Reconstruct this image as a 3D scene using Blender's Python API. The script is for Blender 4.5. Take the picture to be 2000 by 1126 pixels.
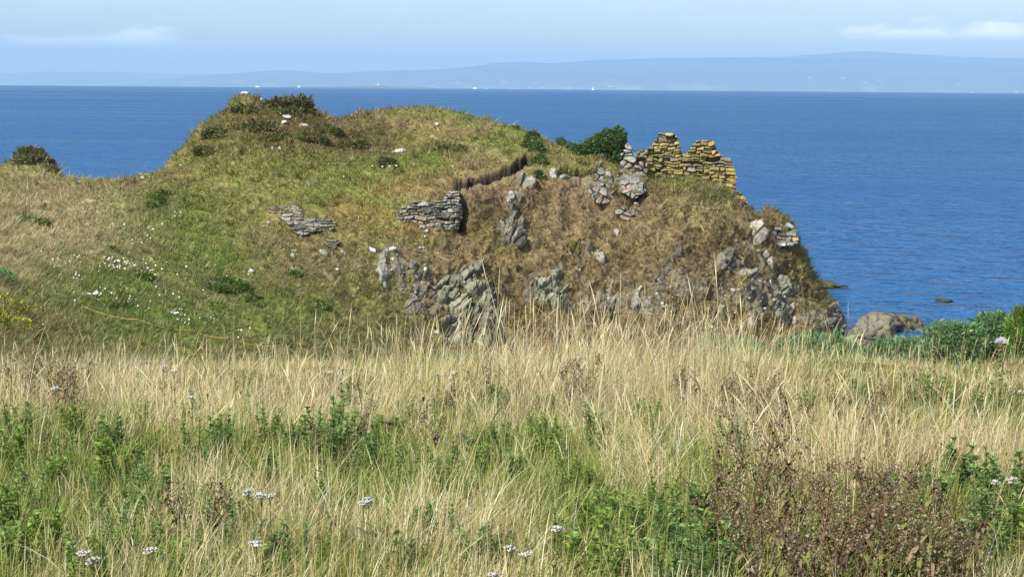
import bpy, math, random
import numpy as np
from mathutils import Vector, Matrix

for o in list(bpy.data.objects):
    bpy.data.objects.remove(o)
S = bpy.context.scene
R = math.radians
rng = np.random.default_rng(7)
random.seed(7)

# ------------------------------------------------------------------ camera
W, H = 2000.0, 1126.0
HFOV = R(30.0)
F = (W / 2) / math.tan(HFOV / 2)
EYE = np.array([0.0, 0.0, 13.0])          # 13 m above the sea
RE = 6371000.0                            # earth radius: the sea really curves away
PITCH = math.atan((H / 2 - 166.5) / F)
ROLL = math.atan(0.0080)
fw = np.array([0, math.cos(PITCH), -math.sin(PITCH)])
r0 = np.array([1.0, 0, 0]); u0 = np.cross(r0, fw)
rt = math.cos(ROLL) * r0 + math.sin(ROLL) * u0
up = np.cross(rt, fw)
cam = bpy.data.cameras.new('camera')
cam.sensor_width = 36; cam.lens = 18 / math.tan(HFOV / 2)
cam.clip_start = 0.05; cam.clip_end = 200000
co = bpy.data.objects.new('camera', cam)
S.collection.objects.link(co)
co.matrix_world = Matrix(((rt[0], up[0], -fw[0], EYE[0]), (rt[1], up[1], -fw[1], EYE[1]), (rt[2], up[2], -fw[2], EYE[2]), (0, 0, 0, 1)))
S.camera = co

# ------------------------------------------------------------------ sun + sky
SUN_EL, SUN_AZ = R(40), R(219)            # azimuth clockwise from +Y: behind, over the shoulder on the west side
sd = Vector((math.sin(SUN_AZ) * math.cos(SUN_EL), math.cos(SUN_AZ) * math.cos(SUN_EL), math.sin(SUN_EL)))
sl = bpy.data.lights.new('sun', 'SUN'); sl.energy = 4.9; sl.angle = R(0.53); sl.color = (1, 0.97, 0.91)
so = bpy.data.objects.new('sun', sl); S.collection.objects.link(so)
so.rotation_euler = sd.to_track_quat('Z', 'Y').to_euler(); so.location = (-30, -30, 60)

class NT:
    def __init__(s, tree): s.t = tree; s.n = tree.nodes; s.l = tree.links
    def add(s, typ, **kw):
        n = s.n.new(typ)
        for k, v in kw.items():
            if k.startswith('_'): n.inputs[k[1:].replace('_', ' ')].default_value = v
            else: setattr(n, k, v)
        return n
    def link(s, a, b): s.l.new(a, b)
    def math(s, op, a, b=None, c=None, clamp=False):
        n = s.n.new('ShaderNodeMath'); n.operation = op; n.use_clamp = clamp
        for i, v in enumerate((a, b, c)):
            if v is None: continue
            if isinstance(v, (int, float)): n.inputs[i].default_value = v
            else: s.l.new(v, n.inputs[i])
        return n.outputs[0]
    def ramp(s, x, lo, hi):
        n = s.n.new('ShaderNodeMapRange'); n.interpolation_type = 'SMOOTHSTEP'
        s.l.new(x, n.inputs[0]); n.inputs[1].default_value = lo; n.inputs[2].default_value = hi
        return n.outputs[0]
    def mix(s, f, a, b, typ='MIX'):
        n = s.n.new('ShaderNodeMix'); n.data_type = 'RGBA'; n.blend_type = typ
        for i, v in ((0, f), (6, a), (7, b)):
            if isinstance(v, (int, float)): n.inputs[i].default_value = v
            elif isinstance(v, tuple): n.inputs[i].default_value = (*v, 1) if len(v) == 3 else v
            else: s.l.new(v, n.inputs[i])
        return n.outputs[2]
    def noise(s, vec, scale, detail=4, rough=0.55, dim='3D'):
        n = s.n.new('ShaderNodeTexNoise'); n.noise_dimensions = dim
        if vec is not None: s.l.new(vec, n.inputs['Vector'])
        n.inputs['Scale'].default_value = scale; n.inputs['Detail'].default_value = detail; n.inputs['Roughness'].default_value = rough
        return n.outputs['Fac']

wd = bpy.data.worlds.new('World'); S.world = wd; wd.use_nodes = True
t = NT(wd.node_tree); t.n.clear()
sky = t.add('ShaderNodeTexSky', sky_type='NISHITA', sun_disc=False, sun_elevation=SUN_EL, sun_rotation=SUN_AZ, altitude=10, air_density=1.0, dust_density=0.6, ozone_density=2.0)
geo = t.add('ShaderNodeNewGeometry')
sep = t.add('ShaderNodeSeparateXYZ'); t.link(geo.outputs['Incoming'], sep.inputs[0])
dx = t.math('MULTIPLY', sep.outputs[0], -1.0); dy = t.math('MULTIPLY', sep.outputs[1], -1.0); dz = t.math('MULTIPLY', sep.outputs[2], -1.0)
az = t.math('ARCTAN2', dx, dy)            # 0 straight ahead, + to the east
# clouds: low cumulus banks far beyond the haze, thin veil higher up
cv = t.add('ShaderNodeCombineXYZ'); t.link(az, cv.inputs[0]); t.link(dz, cv.inputs[1])
mp = t.add('ShaderNodeMapping'); t.link(cv.outputs[0], mp.inputs[0]); mp.inputs['Scale'].default_value = (1, 3.2, 1)
def bank(a0, wa, e0, we, lift):
    """a low flat based cloud bank centred at azimuth a0, elevation e0"""
    nz = t.noise(mp.outputs[0], 55, 5, 0.6)
    nzb = t.noise(mp.outputs[0], 17, 3, 0.5)
    da = t.math('ABSOLUTE', t.math('DIVIDE', t.math('SUBTRACT', az, a0), wa))
    top = t.math('ADD', t.math('MULTIPLY', t.math('SUBTRACT', nzb, 0.42), lift * 4.0), t.math('MULTIPLY', t.math('SUBTRACT', nz, 0.5), lift * 1.6))
    up_ = t.math('DIVIDE', t.math('SUBTRACT', t.math('ADD', top, e0), dz), we)
    fu = t.ramp(up_, -0.6, 1.4)
    fb = t.ramp(t.math('SUBTRACT', dz, e0 - we * 1.6), 0.0, we * 1.7)
    fa = t.math('SUBTRACT', 1.0, t.ramp(da, 0.55, 1.0))
    return t.math('MULTIPLY', t.math('MULTIPLY', fu, fb), fa)
b1 = bank(-0.216, 0.050, 0.0222, 0.0034, 0.0085)
b2 = bank(0.235, 0.095, 0.0292, 0.0038, 0.0070)
veil = t.ramp(t.noise(mp.outputs[0], 9, 5, 0.6), 0.38, 0.75)
vup = t.ramp(dz, 0.018, 0.06)
veil = t.math('MULTIPLY', t.math('MULTIPLY', veil, vup), 0.55)
hsv = t.add('ShaderNodeHueSaturation', _Saturation=1.0, _Value=1.0); t.link(sky.outputs[0], hsv.inputs['Color'])
low = t.math('SUBTRACT', 1.0, t.ramp(dz, 0.0, 0.22))
tint = t.mix(low, (1, 1, 1), (0.99, 0.985, 1.03))
base = t.mix(1.0, hsv.outputs[0], tint, 'MULTIPLY')
c1 = t.mix(veil, base, (8.2, 9.6, 11.0))
c2 = t.mix(t.math('MULTIPLY', b1, 0.85), c1, (11.0, 10.8, 11.4))
c3 = t.mix(t.math('MULTIPLY', b2, 0.95), c2, (12.5, 12.4, 12.6))
bg = t.add('ShaderNodeBackground', _Strength=0.116); t.link(c3, bg.inputs[0])
wo = t.add('ShaderNodeOutputWorld'); t.link(bg.outputs[0], wo.inputs[0])

S.view_settings.view_transform = 'Standard'; S.view_settings.look = 'None'
S.view_settings.gamma = 1; S.view_settings.exposure = 0.25
S.render.engine = 'CYCLES'
cy = S.cycles
cy.max_bounces = 6; cy.diffuse_bounces = 2; cy.glossy_bounces = 2; cy.transmission_bounces = 3
cy.transparent_max_bounces = 6; cy.volume_bounces = 1; cy.use_denoising = True

# ------------------------------------------------------------------ helpers
def ray(px, py):
    px = np.asarray(px, float); py = np.asarray(py, float)
    d = fw + ((px - W / 2) / F)[..., None] * rt - ((py - H / 2) / F)[..., None] * up
    return d / d[..., 1:2]
def P(px, py, Y):
    """photograph pixel (2000 x 1126) at forward distance Y -> world point"""
    return EYE + ray(px, py) * np.asarray(Y, float)[..., None]
def proj(p):
    q = np.asarray(p) - EYE
    z = q @ fw
    return W / 2 + F * (q @ rt) / z, H / 2 - F * (q @ up) / z

_perm = np.random.default_rng(3).permutation(256); _perm = np.concatenate([_perm, _perm, _perm])
_grad = np.random.default_rng(4).normal(size=(256, 3)); _grad /= np.linalg.norm(_grad, axis=1)[:, None]
def perlin(p):
    p = np.asarray(p, float); i = np.floor(p).astype(np.int64); f = p - i; i &= 255
    u = f * f * f * (f * (f * 6 - 15) + 10)
    def g(a, b, c):
        h = _perm[_perm[_perm[(i[..., 0] + a) & 255] + ((i[..., 1] + b) & 255)] + ((i[..., 2] + c) & 255)]
        gr = _grad[h]
        return gr[..., 0] * (f[..., 0] - a) + gr[..., 1] * (f[..., 1] - b) + gr[..., 2] * (f[..., 2] - c)
    L = lambda a, b, w: a + (b - a) * w
    x0 = L(L(g(0,0,0), g(1,0,0), u[..., 0]), L(g(0,1,0), g(1,1,0), u[..., 0]), u[..., 1])
    x1 = L(L(g(0,0,1), g(1,0,1), u[..., 0]), L(g(0,1,1), g(1,1,1), u[..., 0]), u[..., 1])
    return L(x0, x1, u[..., 2]) * 1.5
def fbm(p, scale=1.0, octv=4, gain=0.5, ridged=False):
    p = np.asarray(p, float) * scale; a = 1.0; s = 0; t_ = 0
    for k in range(octv):
        n = perlin(p + 17.3 * k)
        if ridged: n = 1 - 2 * np.abs(n)
        s = s + a * n; t_ += a; a *= gain; p = p * 2.03
    return s / t_
def sstep(x, a, b):
    t_ = np.clip((x - a) / (b - a), 0, 1); return t_ * t_ * (3 - 2 * t_)
def srgb(r, g, b):
    c = np.array([r, g, b]) / 255.0
    return np.where(c <= 0.04045, c / 12.92, ((c + 0.055) / 1.055) ** 2.4)

def mesh_data(name, verts, faces, mat=None, col=None, smooth=False):
    """faces: list of (n, k) index arrays"""
    me = bpy.data.meshes.new(name)
    verts = np.asarray(verts, np.float32).reshape(-1, 3)
    faces = [np.asarray(f, np.int32) for f in faces if len(f)]
    idx = np.concatenate([f.ravel() for f in faces]); sizes = np.concatenate([np.full(len(f), f.shape[1], np.int32) for f in faces])
    starts = np.concatenate([[0], np.cumsum(sizes)[:-1]]).astype(np.int32)
    me.vertices.add(len(verts)); me.vertices.foreach_set('co', verts.ravel())
    me.loops.add(len(idx)); me.loops.foreach_set('vertex_index', idx)
    me.polygons.add(len(sizes)); me.polygons.foreach_set('loop_start', starts); me.polygons.foreach_set('loop_total', sizes)
    if smooth: me.polygons.foreach_set('use_smooth', np.ones(len(sizes), bool))
    me.update(calc_edges=True)
    if col is not None:
        a = me.color_attributes.new('tone', 'FLOAT_COLOR', 'POINT')
        c4 = np.ones((len(verts), 4), np.float32); c4[:, :3] = np.clip(col, 0, 1)
        a.data.foreach_set('color', c4.ravel())
    if mat: me.materials.append(mat)
    return me
def link(name, me, parent=None, loc=None):
    o = bpy.data.objects.new(name, me); S.collection.objects.link(o)
    if parent: o.parent = parent
    if loc is not None: o.location = loc
    return o
def tag(o, label=None, cat=None, group=None, kind=None):
    if label: o['label'] = label
    if cat: o['category'] = cat
    if group: o['group'] = group
    if kind: o['kind'] = kind
    return o
def empty(name, loc, label, cat, group=None):
    o = bpy.data.objects.new(name, None); S.collection.objects.link(o)
    o.location = tuple(float(v) for v in loc); o.empty_display_size = 0.2
    return tag(o, label, cat, group)
def copy_tree(o, parent=None):
    c = o.copy(); S.collection.objects.link(c)
    if parent: c.parent = parent
    for ch in [x for x in o.children]: copy_tree(ch, c)
    return c
def grid_faces(nr, nc, flip=False):
    i = np.arange(nr - 1)[:, None] * nc + np.arange(nc - 1)[None, :]
    f = np.stack([i, i + 1, i + nc + 1, i + nc], -1).reshape(-1, 4)
    return f[:, ::-1] if flip else f

# ------------------------------------------------------------------ materials
def mat_tone(name, rough=0.85, noise_scale=None, var=0.35, bump=None, spec=0.3, transl=0.0, extra=None):
    m = bpy.data.materials.new(name); m.use_nodes = True
    t = NT(m.node_tree); b = m.node_tree.nodes['Principled BSDF']; out = m.node_tree.nodes['Material Output']
    at = t.add('ShaderNodeAttribute', attribute_name='tone')
    c = at.outputs['Color']
    tc = t.add('ShaderNodeTexCoord'); v = tc.outputs['Object']
    if noise_scale:
        n = t.noise(v, noise_scale, 5, 0.62)
        n = t.ramp(n, 0.3, 0.7)
        f = t.math('ADD', 1.0 - var, t.math('MULTIPLY', n, 2 * var))
        cc = t.add('ShaderNodeCombineXYZ'); [t.link(f, cc.inputs[i]) for i in range(3)]
        c = t.mix(1.0, c, cc.outputs[0], 'MULTIPLY')
    if extra: c = extra(t, v, c)
    t.link(c, b.inputs['Base Color'])
    b.inputs['Roughness'].default_value = rough; b.inputs['Specular IOR Level'].default_value = spec
    if bump:
        bn = t.noise(v, bump[0], 6, 0.65)
        bb = t.add('ShaderNodeBump', _Strength=1.0, _Distance=bump[1]); t.link(bn, bb.inputs['Height']); t.link(bb.outputs[0], b.inputs['Normal'])
    if transl:
        tr = t.add('ShaderNodeBsdfTranslucent'); t.link(c, tr.inputs[0])
        mx = t.add('ShaderNodeMixShader'); mx.inputs[0].default_value = transl
        t.link(b.outputs[0], mx.inputs[1]); t.link(tr.outputs[0], mx.inputs[2]); t.link(mx.outputs[0], out.inputs[0])
    return m
def mat_plain(name, col, rough=0.7, noise_scale=None, var=0.2):
    m = bpy.data.materials.new(name); m.use_nodes = True
    t = NT(m.node_tree); b = m.node_tree.nodes['Principled BSDF']
    tc = t.add('ShaderNodeTexCoord')
    n = t.noise(tc.outputs['Object'], noise_scale or 3.0, 4)
    d = tuple(x * (1 - var) for x in col); u = tuple(min(1, x * (1 + var)) for x in col)
    t.link(t.mix(n, d, u), b.inputs['Base Color']); b.inputs['Roughness'].default_value = rough
    return m
def lichen(t, v, c):
    n = t.ramp(t.noise(v, 9.0, 5, 0.7), 0.60, 0.70)
    return t.mix(t.math('MULTIPLY', n, 0.55), c, (0.62, 0.62, 0.56))
M_ground = mat_tone('turf', 0.95, 6.0, 0.35, bump=(9.0, 0.06), spec=0.1)
M_grass = mat_tone('grass', 0.75, None, spec=0.25, transl=0.30)
M_leaf = mat_tone('leaf', 0.6, None, spec=0.35, transl=0.25)
M_rock = mat_tone('rock', 0.9, 5.0, 0.35, bump=(14.0, 0.05), spec=0.2, extra=lichen)
M_stone = mat_tone('wall_stone', 0.9, 7.0, 0.35, bump=(22.0, 0.03), spec=0.2)
M_stem = mat_tone('stem', 0.8, None, spec=0.2)

# ------------------------------------------------------------------ sea
def make_sea():
    rr = np.concatenate([np.linspace(45, 400, 120), np.geomspace(405, 20000, 330)])
    th = np.linspace(-math.pi, math.pi, 361)
    Rr, T = np.meshgrid(rr, th, indexing='ij')
    v = np.stack([Rr * np.sin(T), Rr * np.cos(T), -Rr ** 2 / (2 * RE)], -1).reshape(-1, 3)
    m = bpy.data.materials.new('sea_water'); m.use_nodes = True
    t = NT(m.node_tree); b = m.node_tree.nodes['Principled BSDF']
    g = t.add('ShaderNodeNewGeometry'); pos = g.outputs['Position']
    mp = t.add('ShaderNodeMapping'); t.link(pos, mp.inputs[0]); mp.inputs['Rotation'].default_value = (0, 0, 0.25); mp.inputs['Scale'].default_value = (0.42, 0.85, 1.0)
    pv = mp.outputs[0]
    h1 = t.math('MULTIPLY', t.noise(pv, 0.42, 3, 0.55), 1.7)
    h2 = t.math('MULTIPLY', t.noise(pv, 1.35, 3, 0.6), 0.55)
    h3 = t.math('MULTIPLY', t.noise(pv, 0.11, 2, 0.5), 0.9)
    hh = t.math('ADD', t.math('ADD', h1, h2), h3)
    # gust patches: streaks of rougher and smoother water
    mg = t.add('ShaderNodeMapping'); t.link(pos, mg.inputs[0]); mg.inputs['Scale'].default_value = (0.25, 1.0, 1.0)
    gust = t.ramp(t.noise(mg.outputs[0], 0.022, 4, 0.65), 0.35, 0.65)
    gst2 = t.ramp(t.noise(mg.outputs[0], 0.0022, 5, 0.65), 0.35, 0.65)
    gg = t.math('ADD', t.math('MULTIPLY', gust, 0.5), t.math('MULTIPLY', gst2, 0.5))
    bp = t.add('ShaderNodeBump', _Distance=4.5); t.link(t.math('ADD', 0.62, t.math('MULTIPLY', gg, 0.38)), bp.inputs['Strength'])
    t.link(hh, bp.inputs['Height']); t.link(bp.outputs[0], b.inputs['Normal'])
    t.link(t.mix(gg, (0.001, 0.104, 0.300), (0.003, 0.140, 0.375)), b.inputs['Base Color'])
    b.inputs['Roughness'].default_value = 0.6; b.inputs['Specular IOR Level'].default_value = 0.0
    gl = t.add('ShaderNodeBsdfGlossy'); gl.inputs['Roughness'].default_value = 0.06; t.link(bp.outputs[0], gl.inputs['Normal'])
    fr = t.add('ShaderNodeFresnel'); fr.inputs['IOR'].default_value = 1.333; t.link(bp.outputs[0], fr.inputs['Normal'])
    ms = t.add('ShaderNodeMixShader'); t.link(t.math('MULTIPLY', fr.outputs[0], t.math('ADD', 0.30, t.math('MULTIPLY', gg, 0.38))), ms.inputs[0])      # wave backs hide part of the mirror
    t.link(b.outputs[0], ms.inputs[1]); t.link(gl.outputs[0], ms.inputs[2]); t.link(ms.outputs[0], m.node_tree.nodes['Material Output'].inputs['Surface'])
    o = link('sea', mesh_data('sea', v, [grid_faces(len(rr), len(th), True)], m, smooth=True))
    tag(o, 'deep blue rippled sea stretching from the headland to the far coast', kind='structure')
make_sea()

# ------------------------------------------------------------------ far hills
def hills(label, xs, ys, Y0, Y1, seed, foot, cols):
    px = np.arange(xs[0], xs[-1] + 1, 5.0)
    n = len(px)
    sk = np.interp(px, xs, ys)
    sk = sk + fbm(np.stack([px * 0.02, px * 0, np.full(n, seed)], -1), 1, 4) * 2.0
    top = P(px, sk, np.full(n, Y1)); 
    rows = 70; v = np.zeros((rows + 12, n, 3)); 
    for k in range(rows):
        s = k / (rows - 1); Y = Y0 + (Y1 - Y0) * s
        ftz = foot - Y ** 2 / (2 * RE)
        x = top[:, 0] / Y1 * Y
        prof = s ** 0.85
        z = ftz + (top[:, 2] - ftz) * prof
        p = np.stack([x, np.full(n, Y), z], -1)
        nz = fbm(p * np.array([1, 0.8, 0]) + seed * 999, 1 / 2600.0, 5, 0.55)
        z = z + nz * (top[:, 2] - ftz) * 0.55 * math.sin(math.pi * min(1, s)) 
        v[k] = np.stack([x, np.full(n, Y), z], -1)
    for k in range(12):
        s = (k + 1) / 12
        v[rows + k] = top + np.array([0, 2500 * s, 0]); v[rows + k, :, 2] -= (top[:, 2] + Y1 ** 2 / (2 * RE) + 300) * s
    nz = fbm(v * np.array([1, 1, 0]), 1 / 900.0, 4)[..., None]
    hgt = sstep(v[..., 2] + v[..., 1] ** 2 / (2 * RE), 60, 330)[..., None]
    col = cols[0] * (1 - hgt) + cols[1] * hgt
    col = col * (1 + 0.7 * nz)
    f = sstep(fbm(v * np.array([1, .35, 0]), 1 / 420.0, 2), 0.18, 0.22)[..., None] * (1 - hgt) * 0.7
    col = col * (1 - f) + cols[2] * f
    o = link('hills', mesh_data('hills', v.reshape(-1, 3), [grid_faces(rows + 12, n)], M_far, col.reshape(-1, 3), True))
    tag(o, label, kind='structure')
M_far = mat_tone('far_land', 0.95, 0.002, 0.3, spec=0.0)
heath, field, moor = srgb(60, 70, 45), srgb(85, 100, 50), srgb(150, 150, 90)
hills('low hazy island hills rising from the water on the far shore',
      [180, 230, 300, 380, 450, 500, 560, 640, 720, 850, 900, 960, 1010, 1080, 1150, 1250, 1400, 1500, 1600, 1700, 1800, 1900, 2050, 2300],
      [178, 168, 158, 148, 144, 140, 137, 143, 140, 136, 132, 124, 121, 124, 118, 115, 112, 116, 115, 114, 120, 125, 129, 133], 36000, 44000, 1, 6, (field, heath, moor))
hills('pale blue moorland summits behind the island hills', [1300, 1400, 1550, 1650, 1700, 1800, 1900, 2000, 2300], [140, 113, 110, 102, 101, 107, 112, 115, 125], 46500, 52000, 2, 40, (field, heath, moor))
hills('very faint distant land low on the horizon', [-300, 0, 100, 250, 400, 600], [146, 143, 140, 141, 146, 165], 54000, 58000, 3, 10, (field, heath, moor))

# ------------------------------------------------------------------ headland
SKY = np.array([[-700, 300], [-400, 322], [-100, 334], [0, 326], [30, 312], [58, 302], [80, 307], [100, 327], [118, 347], [200, 352], [270, 342], [316, 334], [338, 306], [368, 275], [381, 254], [409, 235],
    [441, 214], [453, 196], [466, 187], [480, 184], [498, 188], [512, 199], [520, 204], [560, 200], [600, 208], [620, 217], [660, 231], [700, 222], [760, 212], [820, 208], [870, 214], [930, 230], [990, 243],
    [1040, 260], [1080, 280], [1120, 292], [1200, 312], [1235, 335], [1260, 347], [1330, 346], [1400, 362], [1430, 378], [1455, 402], [1468, 422], [1482, 425], [1500, 407], [1520, 413],
    [1545, 438], [1558, 475], [1575, 512], [1600, 552], [1625, 592], [1645, 640], [1665, 690], [1700, 790]], float)
# per column: px, [(py or None for skyline, forward distance) ...] down to py 770
COLS = [
    (-700, [(None, 88), (400, 74), (500, 58), (600, 46), (700, 38), (770, 34)]),
    (-100, [(None, 92), (400, 79), (500, 64), (600, 52), (700, 43), (770, 38)]),
    (60, [(None, 95), (350, 91), (400, 83), (500, 72), (600, 62), (700, 52), (770, 46)]),
    (320, [(None, 95.5), (400, 87.5), (500, 79), (600, 70), (700, 61), (770, 55)]),
    (480, [(None, 100), (220, 97.5), (300, 92.5), (400, 88), (500, 81.5), (600, 74), (700, 66), (770, 60)]),
    (620, [(None, 100.5), (240, 98), (300, 93.5), (400, 88.5), (500, 83.5), (600, 78), (700, 72), (770, 68)]),
    (760, [(None, 103), (240, 101.5), (290, 99.5), (305, 96.5), (370, 90), (400, 88.6), (470, 86.6), (560, 83.5), (660, 80), (770, 76)]),
    (880, [(None, 103), (290, 98.5), (310, 95.5), (365, 90.6), (380, 89.8), (460, 88.3), (560, 86), (660, 83.5), (770, 80)]),
    (1000, [(None, 102), (290, 97.5), (330, 91.6), (345, 91.2), (430, 89.6), (560, 87), (660, 84.6), (770, 81)]),
    (1150, [(None, 99), (320, 94.5), (350, 92.6), (430, 90.4), (560, 87.4), (660, 85), (770, 81)]),
    (1330, [(None, 96.5), (365, 93.5), (400, 91.5), (470, 89.3), (560, 87), (660, 84.8), (770, 81)]),
    (1450, [(None, 96), (430, 93), (480, 91), (560, 88.6), (660, 86), (770, 82)]),
    (1520, [(None, 97), (440, 95.6), (480, 94), (560, 91.3), (660, 88), (770, 84)]),
    (1600, [(None, 95), (600, 93.2), (660, 90.6), (770, 86)]),
    (1700, [(None, 92.5), (800, 90)])]
NC, NR, NB, NF = 1440, 430, 46, 6
def headland_grid():
    px = np.linspace(-640, 1699, NC)
    sk = np.interp(px, SKY[:, 0], SKY[:, 1])
    v = np.linspace(0, 1, NR)
    pys = np.arange(150, 830, 2.0); prof = []
    for (cx, pts) in COLS:
        s0 = np.interp(cx, SKY[:, 0], SKY[:, 1]); q = [(s0 if p[0] is None else p[0], p[1]) for p in pts]
        q.sort(); a, b = q[0], q[1]; g = (a[1] - b[1]) / (b[0] - a[0]); g = min(g, .06)
        yy = np.interp(pys, [k[0] for k in q], [k[1] for k in q]); yy = np.where(pys < a[0], a[1] + g * (a[0] - pys), yy); prof.append(yy)
    prof = np.array(prof); cx = np.array([c[0] for c in COLS], float)
    YA = np.stack([np.interp(px, cx, prof[:, k]) for k in range(len(pys))])
    def blur(a, n, ax):
        k = np.hanning(2 * n + 1); k /= k.sum()
        pad = [(0, 0), (0, 0)]; pad[ax] = (n, n)
        return np.apply_along_axis(lambda q: np.convolve(q, k, 'valid'), ax, np.pad(a, pad, 'edge'))
    ww = sstep(px, 640, 900)[None]; YA = blur(YA, 80, 1) * (1 - ww) + blur(YA, 40, 1) * ww; YA = blur(YA, 5, 0)
    PX = np.tile(px, (NR, 1)); PY = sk[None] + v[:, None] * (np.maximum(770, sk + 20) - sk)[None]
    fy = np.clip((PY - 150) / 2.0, 0, len(pys) - 1.001); k0 = fy.astype(int); ft = fy - k0; jj = np.arange(NC)[None]
    Y = YA[k0, jj] * (1 - ft) + YA[k0 + 1, jj] * ft
    Y = np.minimum.accumulate(Y, 0)
    Y = Y + 1.3 * np.exp(-((PY - sk[None]) / 9.0))          # rounded brow
    top = P(PX, PY, Y)
    back = np.zeros((NB, NC, 3))
    for k in range(NB):
        s = (NB - k) / NB
        b = top[0].copy(); b[:, 1] += 14 * s; b[:, 2] = top[0][:, 2] - (top[0][:, 2] + 3) * (1 - (1 - s) ** 1.0) ** 1.6
        back[k] = b
    foot = np.stack([top[-1] + np.array([0, -1.6, -1.3]) * (k + 1) for k in range(NF)])
    V = np.concatenate([back, top, foot])
    return V, np.concatenate([np.tile(px, (NB, 1)), PX, np.tile(px, (NF, 1))]), np.concatenate([np.tile(sk, (NB, 1)), PY, np.tile(PY[-1], (NF, 1)) + 8])
HV, HPX, HPY = headland_grid()
def gnormals(V):
    a = np.gradient(V, axis=1); b = np.gradient(V, axis=0)
    n = np.cross(a, -b); n /= np.linalg.norm(n, axis=-1)[..., None] + 1e-9
    return np.where(n[..., 2:3] < 0, -n, n) if False else n
HN = gnormals(HV)
# where bare or stony ground shows: (px, py, rx, ry, weight)
ROCKY = [(1250, 590, 260, 75, .8), (1490, 570, 90, 90, .85), (1440, 510, 60, 45, .7), (800, 560, 130, 60, .7), (1050, 570, 150, 60, .6), (700, 510, 150, 50, .5), (1180, 360, 70, 50, .8),
         (1590, 630, 60, 40, .9), (1540, 460, 40, 40, .7), (1000, 410, 50, 60, .5), (930, 620, 70, 50, .7), (1340, 540, 90, 60, .7)]
def blob(px, py, L):
    s = np.zeros(px.shape)
    for (x, y, a, b, w) in L:
        s = np.maximum(s, w * np.exp(-(((px - x) / a) ** 2 + ((py - y) / b) ** 2) ** 1.3))
    return s
HR = blob(HPX, HPY, ROCKY)
cliff = sstep(HPX, 760, 900) * sstep(HPY, 330, 400)
n1 = fbm(HV, 0.45, 5); n2 = fbm(HV + 50, 1.5, 4); n3 = fbm(HV * np.array([1, 1, .6]), 0.8, 4, 0.55, True); n4 = fbm(HV, 4.0, 3)
nearsky = np.exp(-(np.abs(HPY - np.interp(HPX, SKY[:, 0], SKY[:, 1])) / 14.0))
amp = (0.30 + 0.35 * cliff) * n1 + (0.13 + 0.20 * cliff) * n2 + 0.05 * n4 + (HR * 0.55) * (n3 - 0.35) + cliff * 0.42 * (fbm(HV, 0.9, 4, .55, True) - .4)
amp = amp + 0.16 * np.maximum(0, fbm(HV + 90, 0.95, 3)) + 0.10 * np.maximum(0, fbm(HV + 190, 2.4, 2)); amp = amp * (1 - 0.6 * nearsky)
# the eroded turf scarp: the lip hangs over a hollow
scx = np.array([885, 900, 940, 980, 1010, 1035], float); scy = np.array([362, 366, 352, 337, 322, 309], float)
sy = np.interp(HPX, scx, scy); ins = sstep(HPX, 880, 900) * (1 - sstep(HPX, 1028, 1050))
lipn = fbm(np.stack([HPX * .07, HPX * 0, HPX * 0 + 3], -1), 1, 4, .65) * 13
dsc = HPY - sy - lipn
thn = .55 + .9 * sstep(fbm(np.stack([HPX * .05, HPX * 0, HPX * 0 + 8], -1), 1, 3), -.3, .4)
amp += ins * thn * (0.16 * np.exp(-((dsc + 5) / 4.5) ** 2) - 0.50 * np.exp(-((dsc - 6) / 5.5) ** 2) + 0.10 * fbm(HV + 3, 2.6, 3, .6) * np.exp(-(dsc / 14.0) ** 2))
dsc2 = HPY - np.interp(HPX, [1085, 1110, 1160, 1185], [338, 333, 336, 328]) - lipn * .6; ins2 = sstep(HPX, 1080, 1095) * (1 - sstep(HPX, 1170, 1190))
amp += ins2 * (0.15 * np.exp(-((dsc2 + 6) / 5.0) ** 2) - 0.4 * np.exp(-((dsc2 - 5) / 5.0) ** 2))
# dark hollow behind the broken end of the masonry
amp -= 0.9 * np.exp(-(((HPX - 903) / 9) ** 2 + ((HPY - 428) / 22) ** 2) ** 1.5)
HV = HV + HN * amp[..., None]
HN = gnormals(HV)

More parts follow.
